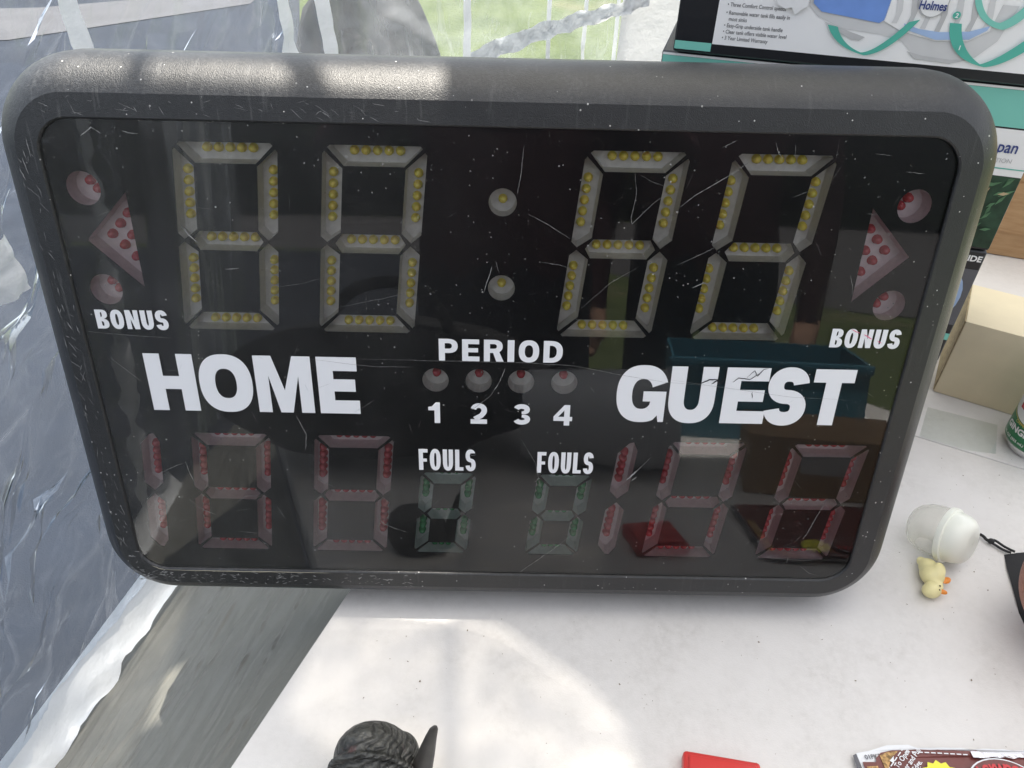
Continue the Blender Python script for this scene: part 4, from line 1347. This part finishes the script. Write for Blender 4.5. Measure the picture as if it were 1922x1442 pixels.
def pk_text(body, size, mat, x, y, rot=0.0, bold=0.0, z=.0068, sx=1.0, align='LEFT'):
    o = text('printed_text', body, size, mat, pk, 0, 0, align=align, bold=bold, sx=sx, rot=rot)
    o.data.transform(Matrix.Rotation(radians(-90), 4, 'X'))
    o.location = (x, y, z + .004 * math.exp(-((x - .08) / .08) ** 2))
    return o
for i, ch in enumerate('BACKWOODS'):
    u = (i - 4) / 4
    pk_text(ch, .0115, MAT['can_red'], .112 + u * .0235, -.0222 - .0042 * u * u, -u * .30, .0006, sx=.72, align='CENTER', z=.0072)
for i, ln in enumerate(('To Open', 'Corner and Pull', 'Along Edge.')):
    pk_text(ln, .0056, MAT['pk_white'], .0285 + i * .0042 - (.006 if i else 0), -.0185 - i * .0034 - (.006 if i else 0), radians(43), .0001)
pk_text('01PK32', .0052, MAT['print_text'], .0062, -.0095, radians(5), .00008, z=.0040)

# carved dark stone figure, lower edge
k = N('dark_soapstone')
gr = k.noise(90, 4, .6, vec=k.n('Mapping', {0: k.co, 2: (0, .9, .2), 3: (.6, 1, 2.0)}).outputs[0], dist=.8)
rd = k.ramp(k.noise(35, 3), .60, .70, 0, .8)
base = k.mix(k.ramp(gr, .35, .65), (.020, .021, .019), (.085, .085, .078))
base = k.mix(rd, base, (.10, .035, .035))
wvs = k.n('TexWave', {'Vector': k.n('Mapping', {0: k.co, 2: (.4, .35, 0)}).outputs[0], 'Scale': 75.0, 'Distortion': 5.0, 'Detail': 2.0, 'Detail Scale': 1.5}, bands_direction='Z').outputs[1]
base = k.mix(k.ramp(wvs, .0, .45, .75, 0), base, (.010, .010, .010))
MAT['stone'] = k.done(k.n('BsdfPrincipled', {'Base Color': base, 'Roughness': .50, 'Normal': k.bump(k.math('ADD', wvs, gr), .8, .0016)}).outputs[0])
fig = empty('stone_carving', (-.085, -.155, 0), (0, 0, 0), 'dark carved stone animal figure with an upright pointed horn at the lower edge', 'figurine')
bm = bmesh.new()
blob(bm, (-.0070, 0, .0190), (.0330, .028, .0290), (0, .40, 0))
blob(bm, (.0150, .004, .0170), (.0130, .018, .0180), (0, -.25, 0))
blob(bm, (-.004, -.020, .0150), (.030, .030, .0150))
for i in range(44):
    a = 2 * pi * i / 44
    q = Vector((.0335 * cos(a), -.012, .0285 * sin(a)))
    q.rotate(Matrix.Rotation(.40, 3, 'Y'))
    blob(bm, (q.x - .0070, q.y + .001, q.z + .0190), (.0030, .0034, .0030), sub_=1)
blob(bm, (.0215, -.004, .0085), (.0070, .009, .0085)); blob(bm, (.0185, .000, .0300), (.0060, .008, .0060))
remeshed('carved_body', bm, MAT['stone'], fig, .0013)
bm = bmesh.new()
blob(bm, (.0225, -.002, .0200), (.0055, .006, .0062)); blob(bm, (.0245, -.004, .0120), (.0085, .008, .0090))
remeshed('carved_head', bm, MAT['stone'], fig, .0011)
V, Q = [], []
hp = [(.026, -.008, -.0005, .0100), (.030, -.006, .014, .0092), (.0350, -.003, .036, .0070), (.0395, 0, .056, .0046), (.0420, .001, .066, .0034), (.0430, .0015, .0690, .0018), (.0432, .0015, .0698, .0002)]
for x, y, z, r_ in hp:
    for i in range(14):
        a = 2 * pi * i / 14
        V.append((x + r_ * cos(a), y + r_ * .62 * sin(a), z))
for j in range(len(hp) - 1):
    for i in range(14):
        a, b = j * 14 + i, j * 14 + (i + 1) % 14
        Q.append((a, b, b + 14, a + 14))
mesh('horn', V, Q, plain('smooth_dark_stone', (.05, .047, .043), .42, .5, var=.3, vscale=60), fig, smooth=True)

# crumbs and bits of leaf on the table
V, Q = [], []
rc_ = random.Random(21)
for i in range(330):
    x, y = rc_.uniform(-.12, .62), rc_.uniform(-.16, .26)
    if y > -.01 and x < .40: continue
    a = rc_.uniform(0, 6.28); l = rc_.choice((.0003, .0004, .0005, .0005, .0009)); w = l * rc_.uniform(.25, .8)
    o_ = len(V)
    for dx, dy in ((-l, -w), (l, -w * .6), (l * .8, w), (-l * .7, w * .8)):
        V.append((x + dx * cos(a) - dy * sin(a), y + dx * sin(a) + dy * cos(a), .0007))
    V.append((x, y, .0010))
    Q += [(o_, o_ + 1, o_ + 4), (o_ + 1, o_ + 2, o_ + 4), (o_ + 2, o_ + 3, o_ + 4), (o_ + 3, o_, o_ + 4)]
MAT['crumb'] = plain('brown_crumb', (.20, .15, .10), .8, .2)
tag(mesh('crumbs', V, Q, MAT['crumb']), 'scattered brown crumbs and dust specks on the white table', 'crumbs', kind='stuff')
MAT['leaf_bit'] = plain('dry_leaf', (.28, .17, .08), .7, .3, var=.4, vscale=300)
o = mesh('leaf_scrap', [(0, 0, .0012), (.006, .002, .003), (.009, .006, .0015), (.004, .009, .004), (.0035, .0035, .0005), (-.003, .008, .002)], [(0, 1, 4), (1, 2, 4), (2, 3, 4), (3, 5, 4), (5, 0, 4)], MAT['leaf_bit'])
o.location = (.505, .118, 0)
tag(o, 'tiny scrap of dry brown leaf on the table above the capsule', 'leaf')

# ================================================================== WHAT THE PANEL MIRRORS (in front of the board, behind the lens)
MAT['bucket'] = plain('white_bucket_plastic', (.55, .56, .58), .4, .5)
bk = empty('white_bucket', (.145, -.430, .0765), (0, radians(90), radians(4)), 'white plastic bucket lying on its side, mirrored in the dark panel', 'bucket')
lathe('bucket_body', [(.0005, -.112), (.064, -.112), (.066, -.106), (.073, .094), (.0755, .094), (.0755, .106), (.072, .106), (.070, .094), (.062, -.102), (.0005, -.102)], MAT['bucket'], bk, 40)
lathe('bucket_rim', [(.0733, .064), (.0760, .066), (.0760, .072), (.0737, .074)], MAT['bucket'], bk, 40)
cb2 = empty('brown_carton', (.36, -.455, .0006), (0, 0, radians(12)), 'small brown carton on the table, mirrored in the lower right of the panel', 'carton')
box('carton_body', 0, .20, 0, .12, 0, .085, MAT['card'], cb2, bevel=.002, seg=1)
box('carton_label', .07, .14, .1203, .1206, .035, .065, MAT['print_grey'], cb2)
MAT['crate'] = plain('teal_crate_plastic', (.03, .14, .20), .45, .5)
ct = empty('teal_crate', (.30, -.74, .0006), (0, 0, radians(8)), 'teal plastic crate on the table, mirrored below the right clock digits', 'crate')
box('crate_floor', .004, .306, .004, .156, 0, .004, MAT['crate'], ct)
for n_, a in (('crate_side', (0, .31, .156, .160)), ('crate_side', (0, .31, 0, .004)), ('crate_side', (0, .004, .0042, .1558)), ('crate_side', (.306, .31, .0042, .1558))):
    box(n_, *a, 0, .135, MAT['crate'], ct)
box('crate_rim', -.004, .314, .1602, .1660, .120, .136, MAT['crate'], ct, bevel=.002)

MAT['foliage'] = plain('dark_hedge_foliage', (.030, .050, .018), .8, .3, bump=(9, 1.0, .2), var=.6, vscale=6)
V, Q = [], []
for i in range(121):
    a = radians(185 + 170 * i / 120)
    for j in range(13):
        v = j / 12
        rr = 26 + 1.6 * noise.noise(Vector((i * .35, v * 4, 1))) - 2.2 * v * v
        V.append((rr * cos(a), rr * sin(a), GZ + v * (3.4 + 1.0 * noise.noise(Vector((i * .25, 0, 4))))))
for i in range(120):
    for j in range(12):
        b0 = i * 13 + j
        Q.append((b0, b0 + 13, b0 + 14, b0 + 1))
tag(mesh('hedge', V, Q, MAT['foliage'], None, smooth=True), 'far dark hedge beyond the road, mirrored in the panel', 'hedge', kind='stuff')

# the photographer
MAT['shirt'] = plain('dark_maroon_cloth', (.030, .010, .014), .85, .2)
MAT['trousers'] = plain('dark_navy_cloth', (.012, .014, .022), .85, .2)
MAT['skin'] = plain('skin', (.45, .27, .19), .5, .4)
MAT['cap'] = plain('black_cap_cloth', (.012, .012, .014), .85, .2)
def figure(J, E_):
    names = list(J)
    me = bpy.data.meshes.new('body')
    me.from_pydata([J[n_][0] for n_ in names], [(names.index(a), names.index(b)) for a, b in E_], [])
    o = bpy.data.objects.new('body_src', me); COL.objects.link(o)
    md = o.modifiers.new('skin', 'SKIN'); md.use_smooth_shade = True
    for i, n_ in enumerate(names):
        sv = me.skin_vertices[0].data[i]
        rr = J[n_][1]
        sv.radius = (rr * 1.15, rr * .85) if n_ in ('pel', 'bel', 'che') else (rr, rr)
        sv.use_root = n_ == 'pel'
    sb = o.modifiers.new('sub', 'SUBSURF'); sb.levels = 2; sb.render_levels = 2
    dg = bpy.context.evaluated_depsgraph_get()
    bme = bpy.data.meshes.new_from_object(o.evaluated_get(dg))
    bpy.data.objects.remove(o)
    bme.materials.clear()
    for m_ in ('trousers', 'shirt', 'skin'): bme.materials.append(MAT[m_])
    return bme
J = {'pel': ((0, -1.03, .22), .155), 'bel': ((0, -1.01, .36), .150), 'che': ((0, -1.02, .56), .155), 'nek': ((0, -1.03, .74), .062), 'hd1': ((0, -1.00, .83), .082), 'hd2': ((0, -.99, .92), .095), 'hd3': ((0, -1.00, 1.0), .06)}
E_ = [('pel', 'bel'), ('bel', 'che'), ('che', 'nek'), ('nek', 'hd1'), ('hd1', 'hd2'), ('hd2', 'hd3')]
for sg, t in ((-1, 'l'), (1, 'r')):
    J.update({'sh' + t: ((sg * .215, -1.02, .64), .075), 'el' + t: ((sg * .33, -.86, .44), .052), 'wr' + t: ((sg * .115, -.58, .60), .032), 'pa' + t: ((sg * .085, -.52, .635), .034),
              'hi' + t: ((sg * .10, -1.03, .12), .105), 'kn' + t: ((sg * .12, -1.01, -.28), .068), 'an' + t: ((sg * .13, -1.05, -.66), .048), 'to' + t: ((sg * .14, -.90, -.70), .036)})
    E_ += [('che', 'sh' + t), ('sh' + t, 'el' + t), ('el' + t, 'wr' + t), ('wr' + t, 'pa' + t), ('pel', 'hi' + t), ('hi' + t, 'kn' + t), ('kn' + t, 'an' + t), ('an' + t, 'to' + t)]
    for f_ in range(4):
        z_ = .660 - f_ * .019
        J['f%da' % f_ + t] = ((sg * .080, -.485, z_), .0095); J['f%db' % f_ + t] = ((sg * .058, -.468 - .003 * f_, z_), .0085)
        E_ += [('pa' + t, 'f%da' % f_ + t), ('f%da' % f_ + t, 'f%db' % f_ + t)]
    J['tha' + t] = ((sg * .072, -.525, .668), .011); J['thb' + t] = ((sg * .050, -.500, .672), .0095)
    E_ += [('pa' + t, 'tha' + t), ('tha' + t, 'thb' + t)]
bme = figure(J, E_)
for p in bme.polygons:
    c = p.center
    p.material_index = 0 if c.z < .24 and c.y < -.88 else (2 if (c.z > .73 and c.y < -.85) or (c.y > -.62) else 1)
bme.shade_smooth()
pr = empty('person', (0, -1.03, GZ), (0, 0, 0), 'person in dark clothes and cap holding a phone up, mirrored in the panel', 'person')
bme.transform(Matrix.Translation((0, 1.03, -GZ)))
link(bpy.data.objects.new('body', bme), pr)
lathe_o = lathe('cap', [(.1005, .0), (.104, .02), (.098, .06), (.075, .095), (.04, .112), (.0005, .116)], MAT['cap'], pr, 28)
lathe_o.location = (0, .035, .945 - GZ)
box('cap_brim', -.07, .07, .120, .205, .945 - GZ, .951 - GZ, MAT['cap'], pr, bevel=.002)
ph = empty('phone', (.007, -.475, .637), (radians(-38.7), 0, 0), 'dark phone held up by the person, mirrored in the panel', 'phone')
box('phone_body', -.078, .078, -.012, -.004, -.038, .038, MAT['ink'], ph, bevel=.003)

# a second figure standing further right
J2 = {k_: v_ for k_, v_ in J.items() if k_[:2] not in ('el', 'wr', 'pa', 'th') and not k_.startswith('f')}
E2 = [e_ for e_ in E_ if e_[0] in J2 and e_[1] in J2]
for sg, t in ((-1, 'l'), (1, 'r')):
    J2['el' + t] = ((sg * .27, -1.04, .36), .050); J2['wr' + t] = ((sg * .26, -.96, .12), .032); J2['pa' + t] = ((sg * .255, -.945, .05), .036)
    E2 += [('sh' + t, 'el' + t), ('el' + t, 'wr' + t), ('wr' + t, 'pa' + t)]
    for f_ in range(4):
        J2['f%d' % f_ + t] = ((sg * .255, -.915 - .02 * f_, -.03 + .006 * f_), .0095); E2.append(('pa' + t, 'f%d' % f_ + t))
    J2['tha' + t] = ((sg * .225, -.92, .02), .011); E2.append(('pa' + t, 'tha' + t))
b2 = figure(J2, E2)
for p in b2.polygons:
    c = p.center
    p.material_index = 0 if c.z < .24 and abs(c.x) < .2 else (2 if c.z > .73 or (abs(c.x) > .2 and c.z < .1) else 1)
b2.shade_smooth()
b2.transform(Matrix.Translation((0, 1.03, -GZ)))
p2 = empty('person', (.50, -1.32, GZ), (0, 0, radians(18)), 'person in dark maroon shirt standing with arms down, mirrored at the right of the panel', 'person')
link(bpy.data.objects.new('body', b2), p2)
hair = lathe('hair', [(.1, -.02), (.104, .02), (.098, .06), (.075, .095), (.04, .112), (.0005, .116)], MAT['cap'], p2, 28)
hair.location = (0, .02, .93 - GZ)

V, Q = [], []
n0, n1 = 90, 12
for i in range(n0 + 1):
    u = i / n0
    for j in range(n1 + 1):
        v = j / n1
        w_ = .035 * sin(u * 46 + 1.5 * sin(v * 3 + u * 9)) + .03 * noise.noise(Vector((u * 22, v * 1.5, 3)))
        V.append((-.73 - .52 * u + w_, -.96 - 1.95 * u, -.30 + 1.55 * v))
for i in range(n0):
    for j in range(n1):
        a = i * (n1 + 1) + j
        Q.append((a, a + 1, a + n1 + 2, a + n1 + 1))
to_tarp(mesh('clear_film', V, Q, MAT['film_back'], None, smooth=True))
for u0 in (.12, .30, .46, .68, .85):
    V, Q = [], []
    for j in range(n1 + 1):
        v = j / n1
        for d in (0, .035):
            u = u0 + d
            w_ = .035 * sin(u * 46 + 1.5 * sin(v * 3 + u * 9)) + .03 * noise.noise(Vector((u * 22, v * 1.5, 3)))
            V.append((-.722 - .52 * u + w_, -.96 - 1.95 * u, -.30 + 1.55 * v))
    for j in range(n1):
        Q.append((2 * j, 2 * j + 1, 2 * j + 3, 2 * j + 2))
    to_tarp(mesh('band', V, Q, MAT['tape'], None, smooth=True))
dark_lump = empty('reflection_blocker', (-.17, -.47, .0), (0, 0, radians(-10)), 'added dark lump on the table that darkens the panel reflection below HOME', 'dark_lump')
bm = bmesh.new()  # added dark shape, keeps the white table out of the panel's reflection
blob(bm, (0, 0, .105), (.25, .125, .105), sub_=4)
for v in bm.verts:
    v.co.z = max(.0008, v.co.z + .008 * noise.noise(v.co * 14)); v.co.x *= 1 + .1 * abs(v.co.z)
from_bm('lump_body', bm, MAT['nylon'], dark_lump, smooth=True)
tube('lump_loop', [(-.09, .04, .19), (-.07, .05, .25), (0, .055, .275), (.07, .05, .25), (.09, .04, .19)], .009, MAT['nylon'], dark_lump)
